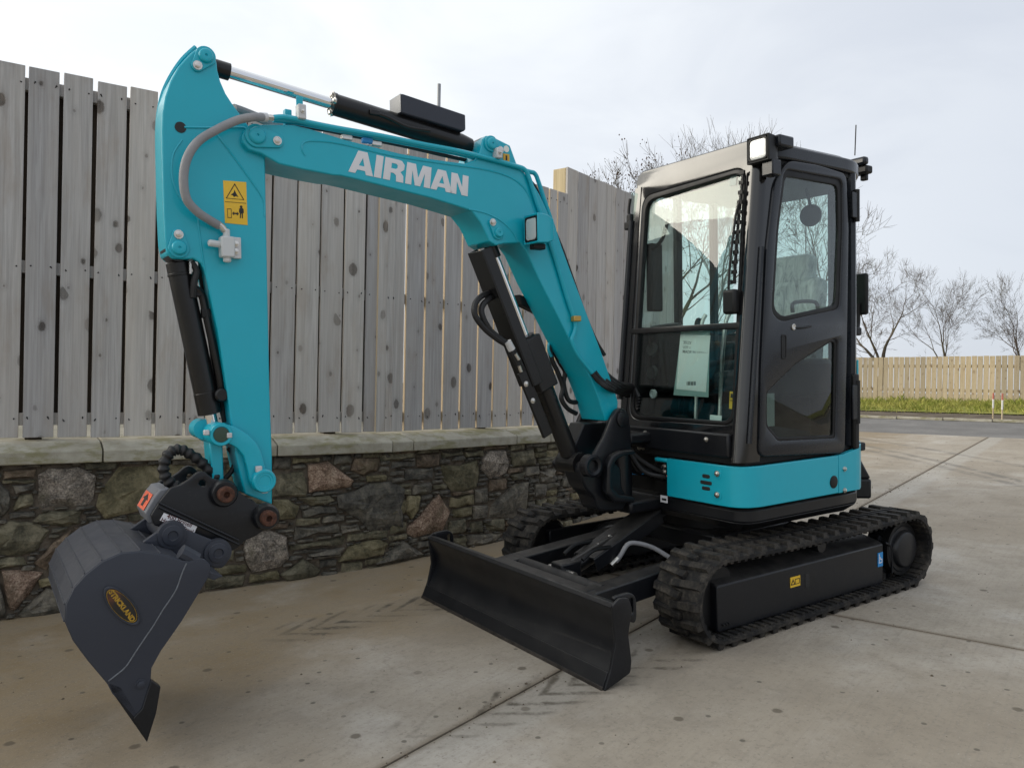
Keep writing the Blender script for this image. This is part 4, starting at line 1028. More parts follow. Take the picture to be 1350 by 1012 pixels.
# roof
ro = rounded([(.425, CYR-.02, .02), (.425, .70, .10), (.35, .79, .10), (-.35, .79, .10), (-.52, .70, .10), (-.62, .56, .06), (-.64, .40), (-.57, CYR-.02)], .07, 5)
bm = bmesh.new(); r2 = [(x*.975-.004, (y-.3)*.965+.3) for x, y in ro]
add_zprism(bm, ro, 2.495, 2.575); rf = finish(bm, 'cab_roof', CABP, EX, bevel=.028, seg=4)
bm = bmesh.new(); r3 = [((x+.03)*.90-.03, (y-.3)*.88+.3) for x, y in ro]; add_zprism(bm, r2, 2.56, 2.60, r3); finish(bm, 'roof_crown', CABP, rf, bevel=.018, seg=3)
bm = bmesh.new(); add_zprism(bm, [(x*.97, y*.97) for x, y in ro], 2.47, 2.494); finish(bm, 'headliner', SEATM, rf)
# door
DY = .778
dpx = [(1001, 602), (1004, 480), (1011, 330), (1021, 240), (1040, 211), (1078, 217), (1116, 229), (1119, 300), (1117, 440), (1114, 597)]
dl = rounded([(x, z) for x, z in UY(dpx, DY+.014)], .05, 4)
w1 = rounded(UY([(1017, 412), (1024, 300), (1034, 223), (1110, 237), (1111, 300), (1107, 407), (1060, 417), (1030, 424)], DY+.014), .045, 4)
w2 = rounded(UY([(1010, 562), (1010, 517), (1050, 478), (1100, 446), (1104, 449), (1102, 577), (1026, 581)], DY+.014), .02, 4)
door = plate('cab_door', [dl, w1, w2], .034, .010, ymap(DY), CABP, EX)
def inset(lp, k):
    cx = sum(p[0] for p in lp)/len(lp); cz = sum(p[1] for p in lp)/len(lp); w_ = max(p[0] for p in lp)-min(p[0] for p in lp); h_ = max(p[1] for p in lp)-min(p[1] for p in lp)
    return [(cx+(x-cx)*(1-2*k/w_), cz+(z-cz)*(1-2*k/h_)) for x, z in lp]
plate('window_seal', [inset(w1, -.004), inset(w1, .030)], .016, .004, ymap(DY), BLACK, door)
plate('window_seal', [inset(w2, -.004), inset(w2, .016)], .016, .004, ymap(DY), BLACK, door)
plate('door_window', [inset(w1, .012)], .006, .001, ymap(DY-.002), GLASS, door)
plate('lower_door_window', [inset(w2, .008)], .006, .001, ymap(DY-.002), DGLASS, door)
c = U(1033, 457, 'y', DY+.016)
hs = rounded([(c.x-.022, c.z-.066), (c.x+.022, c.z-.066), (c.x+.022, c.z+.066), (c.x-.022, c.z+.066)], .014, 4)
hi = rounded([(c.x-.014, c.z-.058), (c.x+.014, c.z-.058), (c.x+.014, c.z+.058), (c.x-.014, c.z+.058)], .010, 4)
plate('handle_recess', [hs, hi], .006, .002, ymap(DY+.018), BLACK, door); plate('door_handle', [hi], .004, .001, ymap(DY+.0168), BLACK, door)
c = U(1046, 431, 'y', DY+.018); lathe('door_lock', c, (0, 1, 0), [(-.004, .017), (.004, .017), (.006, .013), (.004, .008)], STEEL, door, 18)
a = U(1048, 432, 'y', DY+.02); b = U(1069, 430, 'y', DY+.02); tube('lock_lever', [a, (a+b)/2+Vector((0, .004, -.004)), b], .006, BLACK, door, 6, 3)
ga, gb, gc, gd = (U(u, v, 'y', DY-.06) for u, v in ((1045, 412), (1047, 399), (1074, 398), (1078, 408)))
tube('grab_handle', [ga, gb, gc, gd], .011, BLACK, door, 8, 5)
for zt, zb in ((U(1121, 250, 'y', DY).z, U(1121, 292, 'y', DY).z), (1.30, 1.05)):
    cyl('door_hinge', (-.338, DY+.018, zb), (-.338, DY+.018, zt), .016, BLACK, door, 10); box('hinge_leaf', (-.312, DY+.022, (zt+zb)/2), (.06, .012, (zt-zb)*.8), CABP, door, .004)
box('paper_slip', U(1016, 540, 'y', DY-.012), (.062, .002, .175), PAPER, door, 0)
box('hinge_cover', (-.335, DY+.006, 1.12), (.05, .03, .44), BLACK, door, .012)
# wiper on the windscreen
wa = U(964, 398, 'x', xf(1.72)+.02)
wm = box('wiper_motor', wa, (.05, .085, .13), BLACK, cab, .015)
def fpt(u, v, d): y, z = FP(u, v); return Vector((xf(z)+d, y, z))
tube('wiper_arm', [fpt(965, 400, .03), fpt(968, 350, .035), fpt(975, 285, .03), fpt(980, 262, .022)], .007, BLACK, cab, 6, 3)
bm = bmesh.new(); add_tube(bm, [fpt(970, 372, .012), fpt(973, 325, .012), fpt(977, 275, .012), fpt(982, 228, .012)], .009, 6, 3); 
for k in range(12):
    t = k/11; q = fpt(970+12*t, 372-144*t, .02); add_box(bm, q, (.012, .03, .02))
finish(bm, 'wiper_blade', BLACK, cab)
# paper notice and labels behind the glass
def sheet_on_glass(name, pts, m, parent, d=-.040, th=.0012): return plate(name, [[FP(*p) for p in pts]], th, .0001, fmap(d), m, parent)
pn = sheet_on_glass('paper_notice', [(890.5, 441), (930, 442), (924, 517), (885, 513)], PAPER, cab)
sheet_on_glass('clear_sleeve', [(891, 437), (929, 436), (927, 524), (881, 521)], mat('sleeve_film', (.30, .42, .39), .3), cab, -.0425)
def ftext(s, u, v, size, name='lettering'):
    y, z = FP(u, v); M = Matrix(((0, 0, 1, xf(z)-.0385), (1, 0, 0, y), (-.10, 1, 0, z), (0, 0, 0, 1)))
    return text_mesh(name, s, size, M, mat_ink2, cab, .0003, .0004, 'LEFT')
mat_ink2 = mat('grey_print', (.22, .23, .23), .7)
ftext('35UX', 894.5, 451.5, .026); ftext('LOT 1', 894, 457.5, .022); ftext('MADE IN JAPAN', 893.5, 463.3, .026)
for k in range(9):
    u = 899+k*1.35; sheet_on_glass('barcode_bar', [(u, 503), (u+(.9 if k % 3 else .5), 503), (u+(.9 if k % 3 else .5), 508), (u, 508)], INK, cab, -.0388, .0006)
yl2 = sheet_on_glass('yellow_label', [(955.5, 516), (963.5, 517), (962.5, 540), (954.5, 539)], YELLOW, cab)
sheet_on_glass('label_line', [(956, 527.5), (962.5, 528), (962.5, 529), (956, 528.6)], INK, cab, -.0385); sheet_on_glass('label_line', [(957, 519), (961.5, 519.5), (961, 525), (956.5, 524.6)], INK, cab, -.0385)
sheet_on_glass('paper_tag', [(929.5, 547), (945, 548.5), (944, 559), (929, 558)], PAPER, cab)
sheet_on_glass('glass_mark', [(958, 231), (967, 229), (966, 243), (957, 245)], mat('etched_mark', (.25, .28, .27), .5), cab, -.0275, .0004)
# inside
fl = box('cab_floor', (.05, .30, .90), (1.1, .90, .05), SEATM, cab, .01)
st_ = empty('operator_seat'); st_.parent = EX
box('cushion', (-.12, .32, 1.30), (.46, .46, .13), SEATM, st_, .04); box('seat_base', (-.12, .32, 1.08), (.40, .38, .36), BLACK, st_, .03)
bm = bmesh.new(); add_box(bm, (-.36, .32, 1.62), (.13, .46, .62), Matrix.Rotation(-.12, 3, 'Y')); finish(bm, 'backrest', WRAP, st_, bevel=.05, seg=4)
bm = bmesh.new(); add_box(bm, (-.40, .32, 1.98), (.11, .30, .20), Matrix.Rotation(-.1, 3, 'Y')); finish(bm, 'headrest', WRAP, st_, bevel=.04, seg=4)
for s in (-.29, .29):
    box('console', (-.05, .32+s, 1.32), (.50, .12, .22), BLACK, st_, .03); tube('control_lever', [(.16, .32+s, 1.42), (.18, .32+s, 1.55), (.15, .32+s, 1.62)], .013, BLACK, st_, 8, 4)
    bm = bmesh.new(); bmesh.ops.create_uvsphere(bm, u_segments=12, v_segments=8, radius=.03); bmesh.ops.transform(bm, matrix=Matrix.Translation((.15, .32+s, 1.65)) @ Matrix.Diagonal((1, .9, 1.6, 1)), verts=bm.verts); finish(bm, 'lever_knob', WRAP if s > 0 else BLACK, st_)
for y in (.24, .42): tube('travel_lever', [(.42, y, .93), (.40, y, 1.3), (.36, y, 1.62), (.33, y+.01, 1.70)], .012, STEEL, cab, 8, 4); 
for y in (.20, .46): box('foot_pedal', (.45, y, .96), (.12, .09, .02), BLACK, cab, .006, Matrix.Rotation(.4, 3, 'Y'))
bm = bmesh.new(); add_box(bm, (.33, -.06, 1.45), (.22, .12, .42), Matrix.Rotation(.12, 3, 'Y')); finish(bm, 'monitor_console', BLACK, cab, bevel=.03)
box('right_console', (-.05, -.05, 1.40), (.60, .16, .30), SEATM, cab, .04)
for z in (1.52, 1.66): lathe('air_vent', (.50, -.02, z-.16), (1, 0, .1), [(0, .045), (.01, .045), (.015, .035), (.01, .02)], BLACK, cab, 18)
lathe('socket', U(862, 519, 'x', .50), (1, 0, 0), [(0, .028), (.01, .028), (.012, .019), (.004, .014)], ALU, cab, 18)
mc = U(1069, 284, 'y', .45); bm = bmesh.new(); add_cyl(bm, mc+Vector((.01, 0, 0)), mc-Vector((.012, .004, 0)), .068, 24); finish(bm, 'interior_mirror', BLACK, cab, bevel=.005)
tube('mirror_stem', [mc+Vector((0, 0, .05)), mc+Vector((.05, 0, .17)), mc+Vector((.09, 0, .26))], .010, BLACK, cab, 6, 3)
tube('wiring_loop', [fpt(836, 328, -.10), fpt(846, 325, -.11), fpt(858, 312, -.10), fpt(864, 297, -.09), fpt(866, 288, -.09)], .012, BLACK, cab, 8, 4)
box('fuse_box', (.38, CYR+.05, 1.95), (.10, .05, .42), BLACK, cab, .01)
# lamp, mirrors, aerial
def lamp(name, c, s, parent, m, lensm=LENS):
    """boxed work lamp looking forward: hood, recessed lens"""
    x, y, z = c; a, b, h = s
    bm = bmesh.new(); G = []
    for px, k in ((-a, .72), (-a*.55, .95), (0, 1.), (0, .86), (-.018, .80)):
        G.append([bm.verts.new((x+px, y+sy*b/2*k, z+sz*h/2*k)) for sy, sz in ((-1, -1), (1, -1), (1, 1), (-1, 1))])
    for p, q in zip(G, G[1:]):
        for j in range(4): bm.faces.new((p[j], p[(j+1) % 4], q[(j+1) % 4], q[j]))
    bm.faces.new(G[0]); bm.faces.new(G[-1][::-1]); o = finish(bm, name, m, parent, bevel=min(b, h)*.06)
    lo = rounded([(y-b*.37, z-h*.37), (y+b*.37, z-h*.37), (y+b*.37, z+h*.37), (y-b*.37, z+h*.37)], b*.16, 5)
    lb = rounded([(y-b*.42, z-h*.42), (y+b*.42, z-h*.42), (y+b*.42, z+h*.42), (y-b*.42, z+h*.42)], b*.12, 4)
    plate('lamp_bezel', [lb, lo], .014, .002, lambda q, r, c_: Vector((x-.006+c_, q, r)), BLACK, o)
    plate('lamp_lens', [lo], .012, .004, lambda q, r, c_: Vector((x-.008+c_, q, r)), lensm, o); return o
c = U(998.5, 196.5, 'x', .53)
wl = lamp('work_lamp', c, (.10, .140, .138), EX, BLACK)
box('lamp_bracket', c+Vector((-.06, .04, -.10)), (.07, .07, .08), CABP, wl, .006); box('lamp_bracket_top', c+Vector((-.13, .04, .04)), (.12, .09, .06), CABP, wl, .01)
mp = U(1133, 405, 'y', .66); lm = empty('side_mirror'); lm.parent = EX
bm = bmesh.new(); add_box(bm, U(1133.5, 388, 'y', .68), (.028, .11, .25)); finish(bm, 'mirror_shell', BLACK, lm, bevel=.02)
tube('mirror_arm', [U(1118, 436, 'y', .72), U(1128, 437, 'y', .69), U(1131, 425, 'y', .68), U(1131, 400, 'y', .68)], .015, BLACK, lm, 8, 4)
box('mirror_clamp', U(1127, 437, 'y', .70), (.06, .06, .05), BLACK, lm, .01)
rm = empty('side_mirror'); rm.parent = EX
box('mirror_bracket', U(832, 292, 'x', .49), (.05, .04, .09), BLACK, rm, .01); tube('mirror_arm', [U(832, 295, 'x', .49), U(829, 280, 'x', .49), U(831, 262, 'x', .49)], .010, BLACK, rm, 6, 3); box('mirror_clamp', U(829, 298, 'x', .50), (.04, .05, .05), BLACK, rm, .008)
cyl('aerial', U(1127, 205, 'y', .55), U(1128.5, 165, 'y', .55), .004, BLACK, EX, 6)
rc = U(1137, 225, 'y', .62); rcam = box('rear_camera', rc, (.07, .10, .05), BLACK, EX, .012); box('camera_bracket', rc+Vector((-.02, 0, -.035)), (.03, .04, .05), BLACK, rcam, .006); box('roof_visor', rc+Vector((.03, -.10, .05)), (.05, .3, .05), CABP, rcam, .015)
lathe('lifting_lug', (.38, CYR+.02, 2.59), (0, 0, 1), [(0, .05), (.02, .05), (.03, .03)], BLACK, rf, 14)

# ---------------- swing bracket and its clutter
sb = empty('swing_bracket'); sb.parent = EX
ear = [(814, 539), (821, 537), (827, 542), (831, 560), (833, 590), (826, 598), (810, 595), (799, 606), (796, 622), (790, 630), (776, 628), (770, 616), (780, 606), (797, 576), (808, 548)]
ep = rounded(UY(ear, .15), .02, 3)
for y in (.135, -.135): plate('bracket_ear', [ep], .034, .008, ymap(y), DARK, sb)
foot = UY([(745, 606), (742, 618), (750, 640), (762, 652), (766, 668), (800, 668), (805, 650), (797, 640), (796, 612), (780, 600)], -.02)
prism('bracket_body', rounded(foot, .03, 3), -.02, .13, DARK, sb, .01)
cyl('kingpost', (.80, 0, .60), (.80, 0, 1.02), .075, DARK, sb, 24)
rim = UY([(797, 612), (803, 600), (815, 594), (833, 592), (833, 598), (818, 600), (808, 606), (803, 618), (803, 642), (812, 651), (833, 654), (833, 662), (806, 661), (796, 650)], .16)
plate('bracket_rim', [rounded(rim, .015, 3)], .05, .010, ymap(.165), DARK, sb)
prism('bracket_web', UY([(770, 558), (800, 556), (800, 606), (762, 606), (757, 588)], 0), -.13, 0.0, DARK, sb, .008)
pc = U(781, 614, 'y', .17); lathe('pin_boss', pc-Vector((0, .04, 0)), (0, 1, 0), [(0, .062), (.05, .062), (.055, .05), (.05, .034), (.03, .03)], DARK, sb, 24)
pc2 = U(821, 552, 'y', .155); lathe('foot_pin', pc2, (0, 1, 0), [(-.01, .045), (.006, .045), (.010, .034)], DARK, sb, 24)
box('front_cover', (.46, -.30, .84), (.16, .70, .42), BLACK, uf, .02)
lg = box('swing_lug', (.70, .0, .60), (.30, .30, .07), DARK, uf, .015); box('swing_lug', (.70, 0, .99), (.26, .26, .06), DARK, uf, .015)
box('bracket_shelf', (.50, .10, .95), (.22, .40, .05), BLACK, uf, .01); box('bulkhead', (.44, .18, .80), (.05, .55, .35), BLACK, uf, .01)
for k in range(7):
    y = .02+.035*k; tube('bulkhead_hose', [(.50, y, .72+.02*(k % 3)), (.62, y-.03, .76+.03*(k % 2)), (.72, y*.5, .80+.03*(k % 3)), (.80, .06, .95)], .013, HOSE, uf, 8, 5)
box('valve_block', U(872, 622, 'x', .58), (.06, .07, .10), BLACK, uf, .008)
for u, v in ((876, 614.5), (876, 621.5)): bolt(U(u, v, 'x', .62), (1, 0, 0), .011, uf)
for u, v in ((843, 590), (848, 590), (829, 656), (859, 626)): bolt(U(u, v, 'x', .64), (1, 0, 0), .009, uf)
tube('red_wire', [U(870, 629, 'x', .60), U(878, 627, 'x', .62), U(884, 631, 'x', .62)], .004, ORANGE, uf, 5, 4); tube('blue_wire', [U(832, 624, 'x', .62), U(842, 625, 'x', .62), U(856, 623, 'x', .62)], .004, BLUE, uf, 5, 4)

# ---------------- boom
BW = .105
bpx = [(323, 172), (328, 166), (337, 164), (387, 164.5), (409.5, 170), (457, 184.7), (528, 202.5), (567.6, 209.5), (613, 215.7), (626, 211), (632, 203), (634, 195.6), (636, 184), (641, 179), (647, 178.8), (672.6, 191.6), (682.5, 219),
       (690, 226), (700, 237), (712, 257), (724, 284), (734, 306), (752, 356), (768, 398), (793, 464), (812, 519), (815, 530), (814, 541), (808, 552), (798, 555), (788, 522), (779, 499), (758, 462), (738, 422), (711, 369), (694, 331), (686, 320),
       (678.6, 320.5), (664.7, 321), (653.9, 323.5), (645, 318), (639, 304.3), (633, 292.4), (621.3, 277.6), (599.5, 270.7), (567.6, 260.8), (508.3, 246), (468.8, 236), (449, 231.5), (439.2, 231), (399.6, 223.3), (367.9, 216), (344, 202), (328.4, 197.5), (320.5, 188), (319.5, 179)]
BP = UY(bpx, BW)
prismz = bmesh.new(); add_prism(prismz, BP, -BW, BW); boom = finish(prismz, 'boom', TEAL, EX, bevel=.006)
def arc2(pts, y, r, m, parent, name='weld_bead', k=5): return tube(name, [Vector((x, y, z)) for x, z in UY(pts, y)], r, m, parent, 6, k)
arc2([(402, 205), (398, 196), (401, 188), (415, 186), (450, 190), (520, 206), (600, 218), (640, 224), (668, 232), (686, 243), (697, 258), (706, 282)], BW, .0045, TEAL, boom)
arc2([(618, 276), (640, 281), (660, 291), (676, 306), (683, 319)], BW, .0045, TEAL, boom)
def pin_cap(u, v, y, parent, r=.034, bu=None, m=TEAL, s=1):
    c = U(u, v, 'y', y)
    if bu:
        b = U(*bu, 'y', y); d = Vector((b.x-c.x, b.z-c.z)); a = math.atan2(d.y, d.x); lp = []
        for k in range(13): t = a+math.pi/2+math.pi*k/12; lp.append((c.x+math.cos(t)*r*1.45, c.z+math.sin(t)*r*1.45))
        for k in range(9): t = a-math.pi/2+math.pi*k/8; lp.append((b.x+math.cos(t)*r*.85, b.z+math.sin(t)*r*.85))
        plate('keeper_plate', [lp], .012, .003, ymap(y+.004), m, parent); bolt(Vector((b.x, y+.012, b.z)), (0, 1, 0), .0125, parent)
    lathe('pin_cap', (c.x, y+.006, c.z), (0, 1, 0), [(-.004, r*1.05), (.010, r*1.05), (.016, r*.92), (.018, r*.80), (.017, .006), (.012, .003)], m, parent, 24)
pin_cap(338, 179.5, BW, boom, .034, (364.5, 186.5)); pin_cap(647, 190, BW, boom, .028, (658, 198.5)); pin_cap(656, 307, BW, boom, .024, (648, 293.5))
c = U(667.5, 196.5, 'y', BW+.001); lathe('lifting_hole_sky', c, (0, 1, 0), [(-.002, .017), (.0012, .017)], PAPER, boom, 20)  # hole is not cut: bright sky through it put in as a white disc
c = U(667.5, 208.5, 'y', BW+.0015); box('yellow_sticker', c, (.038, .002, .042), mat('ochre_sticker', (.62, .36, .03), .5), boom, 0); box('sticker_mark', c+Vector((0, .0015, 0)), (.010, .001, .024), INK, boom, 0)
# lettering AIRMAN
LB, RB, RT, LT = ((459, 226.3), (616.3, 259), (617.6, 232.6), (463.5, 196.6))
LB, RB, RT, LT = (Vector((p.x, p.z)) for p in (U(*q, 'y', BW) for q in (LB, RB, RT, LT)))
def LP(u, v): a = LB.lerp(RB, u); b = LT.lerp(RT, u); p = a.lerp(b, v); return (p.x, p.y)
G = {'letter_a': ([[(0, 0), (.052, 1), (.125, 1), (.192, 0), (.136, 0), (.125, .17), (.063, .17), (.053, 0)], [(.072, .36), (.116, .36), (.096, .72)]], (0, .667)),
     'letter_i': ([[(.198, 0), (.256, 0), (.256, 1), (.198, 1)]], (0,)),
     'letter_r': ([[(.271, 0), (.327, 0), (.327, .36), (.350, .36), (.372, .28), (.377, 0), (.437, 0), (.432, .30), (.405, .46), (.433, .60), (.434, .82), (.408, .98), (.385, 1), (.271, 1)], [(.327, .56), (.327, .80), (.365, .80), (.378, .74), (.378, .62), (.365, .56)]], (0,)),
     'letter_m': ([[(.452, 0), (.503, 0), (.503, .66), (.534, 0), (.578, 0), (.610, .66), (.610, 0), (.663, 0), (.663, 1), (.588, 1), (.556, .38), (.527, 1), (.452, 1)]], (0,)),
     'letter_n': ([[(.842, 0), (.896, 0), (.896, .62), (.945, 0), (1., 0), (1., 1), (.946, 1), (.946, .40), (.898, 1), (.842, 1)]], (0,))}
for nm, (loops, offs) in G.items():
    for of in offs: plate(nm, [[LP(u+of, v) for u, v in lp] for lp in loops], .0016, .0002, ymap(BW+.0012), WHITE, boom)
# pipes along the top and down the back
py = BW+.012
top = [(356, 156), (372, 154.5), (389, 157), (401, 160.5), (440, 168.5), (500, 179), (560, 191), (600, 198.5), (640, 208), (680, 219), (692, 224), (698, 236), (706, 262), (714, 285), (722, 310), (735, 350), (748, 394), (758, 425), (757, 438), (754, 449), (762, 468), (781, 492)]
tube('boom_pipe', [U(u, v, 'y', py) for u, v in top], .012, TEAL, boom, 10, 4)
top2 = [(360, 158), (400, 163), (500, 182), (600, 202), (660, 216), (696, 226), (705, 229), (710, 240), (718, 265), (727, 292), (743, 345), (757, 394), (766, 428), (764, 445), (763, 455), (772, 472), (789, 488)]
tube('boom_pipe', [U(u, v, 'y', py-.035) for u, v in top2], .012, TEAL, boom, 10, 4)
tube('boom_hose', [U(u, v, 'y', -.02) for u, v in ((380, 166), (420, 170), (470, 180), (530, 192), (590, 206), (622, 213))], .010, HOSE, boom, 8, 4)
tube('boom_hose', [U(u, v, 'y', BW-.06) for u, v in ((690, 232), (704, 245), (716, 270), (729, 300), (742, 332), (756, 372), (770, 412), (785, 448), (797, 468))], .011, HOSE, boom, 8, 4)
for u, v in ((396, 149), (655, 203)): 
    c = U(u, v, 'y', py); cl_ = box('pipe_clamp', c+Vector((0, .006, .0)), (.034, .045, .062 if u < 400 else .05), ALU, boom, .004); bolt(c+Vector((0, .03, 0)), (0, 1, 0), .006, boom)
box('clamp_tab', U(395, 143, 'y', BW-.02), (.03, .008, .10), TEAL, boom, .003); box('clamp_tab', U(379, 156, 'y', BW-.05), (.03, .03, .07), TEAL, boom, .003)
for u, v in ((457, 182), (484, 186), (496, 190)): box('hose_fitting', U(u, v, 'y', BW-.02), (.05, .025, .022), STEEL if u != 484 else BLUE, boom, .004)
box('brass_pipe_clip', U(759.5, 420, 'y', BW+.02), (.05, .03, .03), BRASSY, boom, .004)
# lamp on the boom
c = U(699.5, 302, 'y', BW+.085); blp = lamp('boom_lamp', c, (.115, .125, .150), EX, TEAL)
box('lamp_foot', c+Vector((-.05, -.01, -.085)), (.07, .05, .03), BLACK, blp, .006)

# hoses at the boom foot
for k in range(5):
    y = .12-.02*k
    tube('foot_hose', [U(781+k*3, 492-k*2, 'y', y), U(790+k*3, 503-k*2, 'y', y+.01), U(806+k*3, 514-k*2, 'y', y+.02), U(826+k*2, 521-k*3, 'x', .62), U(842, 540-k*4, 'x', .60)], .014, HOSE, boom, 8, 5)

# ---------------- boom cylinder
bcy = empty('boom_cylinder'); bcy.parent = EX
ax0 = lambda u, v, y: Vector((U(u, v, 'y', y).x, 0, U(u, v, 'y', y).z))
pt = ax0(656, 307, BW); pbm = ax0(781, 614, .17); ax = (pbm-pt).normalized()
pg = pt+ax*((U(702, 437, 'y', 0)-pt).dot(ax))
cyl('cylinder_rod', pt, pg+ax*.05, .025, CHROME, bcy, 20); lathe('rod_eye', pt-Vector((0, .06, 0)), (0, 1, 0), [(0, .05), (.12, .05)], SATIN, bcy, 20)
cyl('rod_head', pt, pt+ax*.12, .035, SATIN, bcy, 16)
cyl('cylinder_barrel', pg, pbm-ax*.06, .050, SATIN, bcy, 24); lathe('barrel_eye', pbm-Vector((0, .08, 0)), (0, 1, 0), [(0, .065), (.16, .065)], SATIN, bcy, 20)
side = Vector((ax.z, 0, -ax.x)); side = side if side.x > 0 else -side                    # forward and down
gc0 = pt+ax*.05+side*.088; gl = (U(707, 502, 'y', 0)-pt).dot(ax)-.05
bm = bmesh.new(); M3 = Matrix((side, (0, 1, 0), ax)).transposed(); add_box(bm, gc0+ax*gl/2+side*.012, (.012, .135, gl), M3); add_box(bm, gc0+ax*gl/2+Vector((0, .066, 0))-side*.018, (.06, .008, gl), M3); add_box(bm, gc0+ax*gl/2-Vector((0, .066, 0))-side*.018, (.06, .008, gl), M3)
finish(bm, 'rod_guard', SATIN, bcy, bevel=.003)
bm = bmesh.new(); add_box(bm, pg+ax*.16+side*.005, (.125, .125, .30), M3); finish(bm, 'gland_block', SATIN, bcy, bevel=.008)
hg0, hg1 = U(688, 490, 'y', .05), U(722, 574, 'y', .05)
hx = (hg1-hg0).normalized(); hs_ = Vector((hx.z, 0, -hx.x)); M4 = Matrix((hs_, (0, 1, 0), hx)).transposed()
bm = bmesh.new(); add_box(bm, (hg0+hg1)/2, (.062, .02, (hg1-hg0).length), M4); finish(bm, 'hose_guard', SATIN, bcy, bevel=.003)
for t in (.17, .43): bolt(hg0.lerp(hg1, t)+Vector((0, .012, 0))-hs_*.012, (0, 1, 0), .010, bcy)
for off in (0, 1):
    k = off
    P = [U(660+4*k, 392+8*k, 'y', -.06), U(648+5*k, 386+5*k, 'y', -.02), U(634+8*k, 391+5*k, 'y', .03), U(626+9*k, 402+4*k, 'y', .05), U(627+10*k, 417+2*k, 'y', .06), U(640+6*k, 434+1*k, 'y', .06), U(656+4*k, 447, 'y', .06), U(668+3*k, 455, 'y', .06), U(676+4*k, 468, 'y', .06), U(686+4*k, 488, 'y', .05)]
    tube('looped_hose', P, .0155, HOSE, bcy, 10, 6)
cyl('hose_ferrule', U(669, 450, 'y', .075), U(675, 461, 'y', .075), .020, ALU, bcy, 12)
for a_, b_ in (((679, 466), (684, 474)), ((684, 482), (687, 490))): cyl('hose_ferrule', U(*a_, 'y', .075), U(*b_, 'y', .075), .010, STEEL, bcy, 10)
bm = bmesh.new(); P0 = [U(u, v, 'y', -.10) for u, v in ((684, 388), (698, 392), (712, 404), (716, 416), (700, 408), (688, 402))]
add_prism(bm, [(p.x, p.z) for p in P0], -.16, -.10); finish(bm, 'rear_hose_cover', BLACK, bcy, bevel=.004)
for q in ([(724, 455), (728, 475), (735, 490), (742, 510), (740, 525), (748, 538), (760, 545)], [(728, 458), (738, 478), (745, 490), (743, 505), (748, 525), (756, 530), (768, 528)]):
    tube('lower_hose', [U(u, v, 'y', -.10) for u, v in q], .014, HOSE, bcy, 8, 5)
tube('lower_pipe', [U(u, v, 'y', -.09) for u, v in ((727, 470), (723, 460), (725, 452), (731, 456), (739, 478))], .008, TEAL, bcy, 8, 5)

# ---------------- arm
AW = .075
apx = [(269, 61.5), (260.2, 63.8), (253.2, 68.8), (244, 78), (235.5, 87.5), (224.6, 107.3), (217.7, 127.1), (214.1, 148.8), (213.3, 172.5), (213.7, 200), (214.7, 247), (215.7, 279), (217.7, 318.6), (220.6, 334.4), (227.5, 340.7), (241.4, 341.5), (255.2, 341), (265.1, 347), (270, 358), (279, 399), (287, 434.6), (299.8, 517.6), (304.5, 556), (311, 600), (318, 632), (323, 651), (359, 665),
       (358.9, 599), (355.9, 520), (353, 380), (350.5, 250), (349.7, 208), (345, 185), (327, 164.6), (318.5, 152.8), (308.6, 139.9), (297.7, 123.1), (290.8, 107.3), (286.8, 92.5), (285.9, 82.6), (282.9, 71.7), (277, 65)]
AP = UY(apx, AW)
bm = bmesh.new(); add_prism(bm, AP, -AW, AW); arm = finish(bm, 'dipper_arm', TEAL, EX, bevel=.006)
arc2([(243, 168), (280, 168.5), (318, 168), (326, 172)], AW, .005, TEAL, arm); arc2([(286, 178), (305, 203), (330, 237), (347, 263), (349, 285)], AW, .0045, TEAL, arm)
arc2([(240, 185), (228, 205), (227, 235), (238, 262), (258, 282), (262, 300), (266, 330), (270, 356)], AW, .004, TEAL, arm)
c = U(238, 168, 'y', AW+.0012); lathe('cable_hole', c, (0, 1, 0), [(-.002, .022), (.0008, .022), (.001, .012)], INK, arm, 20)
pin_cap(270.5, 75, AW, arm, .028, (259.6, 87.5)); pin_cap(235.5, 327, AW, arm, .028, (234.7, 309.5))
tube('rear_lip', [Vector((x, -AW-.004, z)) for x, z in UY([(258, 62), (240, 79), (224, 103), (213.5, 128), (208.5, 160), (208, 200), (209, 215)], -AW)], .010, TEAL, arm, 6, 4)
# warning sticker with its pictograms
yq = [(294, 238), (324.5, 240.3), (326.4, 297), (296.5, 294)]
plate('warning_sticker', [UY(yq, AW)], .0016, .0002, ymap(AW+.0010), YELLOW, arm)
tri = lambda k: UY([(309.2, 241.8+5.*k), (321.8-3.2*k, 263.8-1.6*k), (297.5+3.4*k, 261.6-1.2*k)], AW)
plate('label_triangle', [tri(0), tri(.42)], .0012, .0001, ymap(AW+.0024), INK, arm)
def pic(name, pts): return plate(name, [UY(pts, AW)], .0012, .0001, ymap(AW+.0024), INK, arm)
pic('label_figure', [(304, 257), (308, 254), (309, 250.5), (310.5, 254), (314, 260), (311, 258.5), (308.5, 260), (306.5, 257.5)])
pic('label_line', [(296.5, 265.7), (324.5, 268), (324.5, 268.5), (296.5, 266.3)])
plate('label_box', [UY([(299.2, 275), (304.8, 275.4), (305.3, 287.6), (299.8, 287.2)], AW), UY([(299.8, 275.7), (304.3, 276), (304.7, 286.9), (300.3, 286.5)], AW)], .0012, .0001, ymap(AW+.0024), INK, arm)
pic('label_arrow', [(305.8, 281.4), (308.3, 279), (308.4, 280.6), (312.3, 280.9), (312.2, 279.3), (314.8, 282.1), (312.5, 284.4), (312.4, 282.7), (308.5, 282.4), (308.5, 284)])
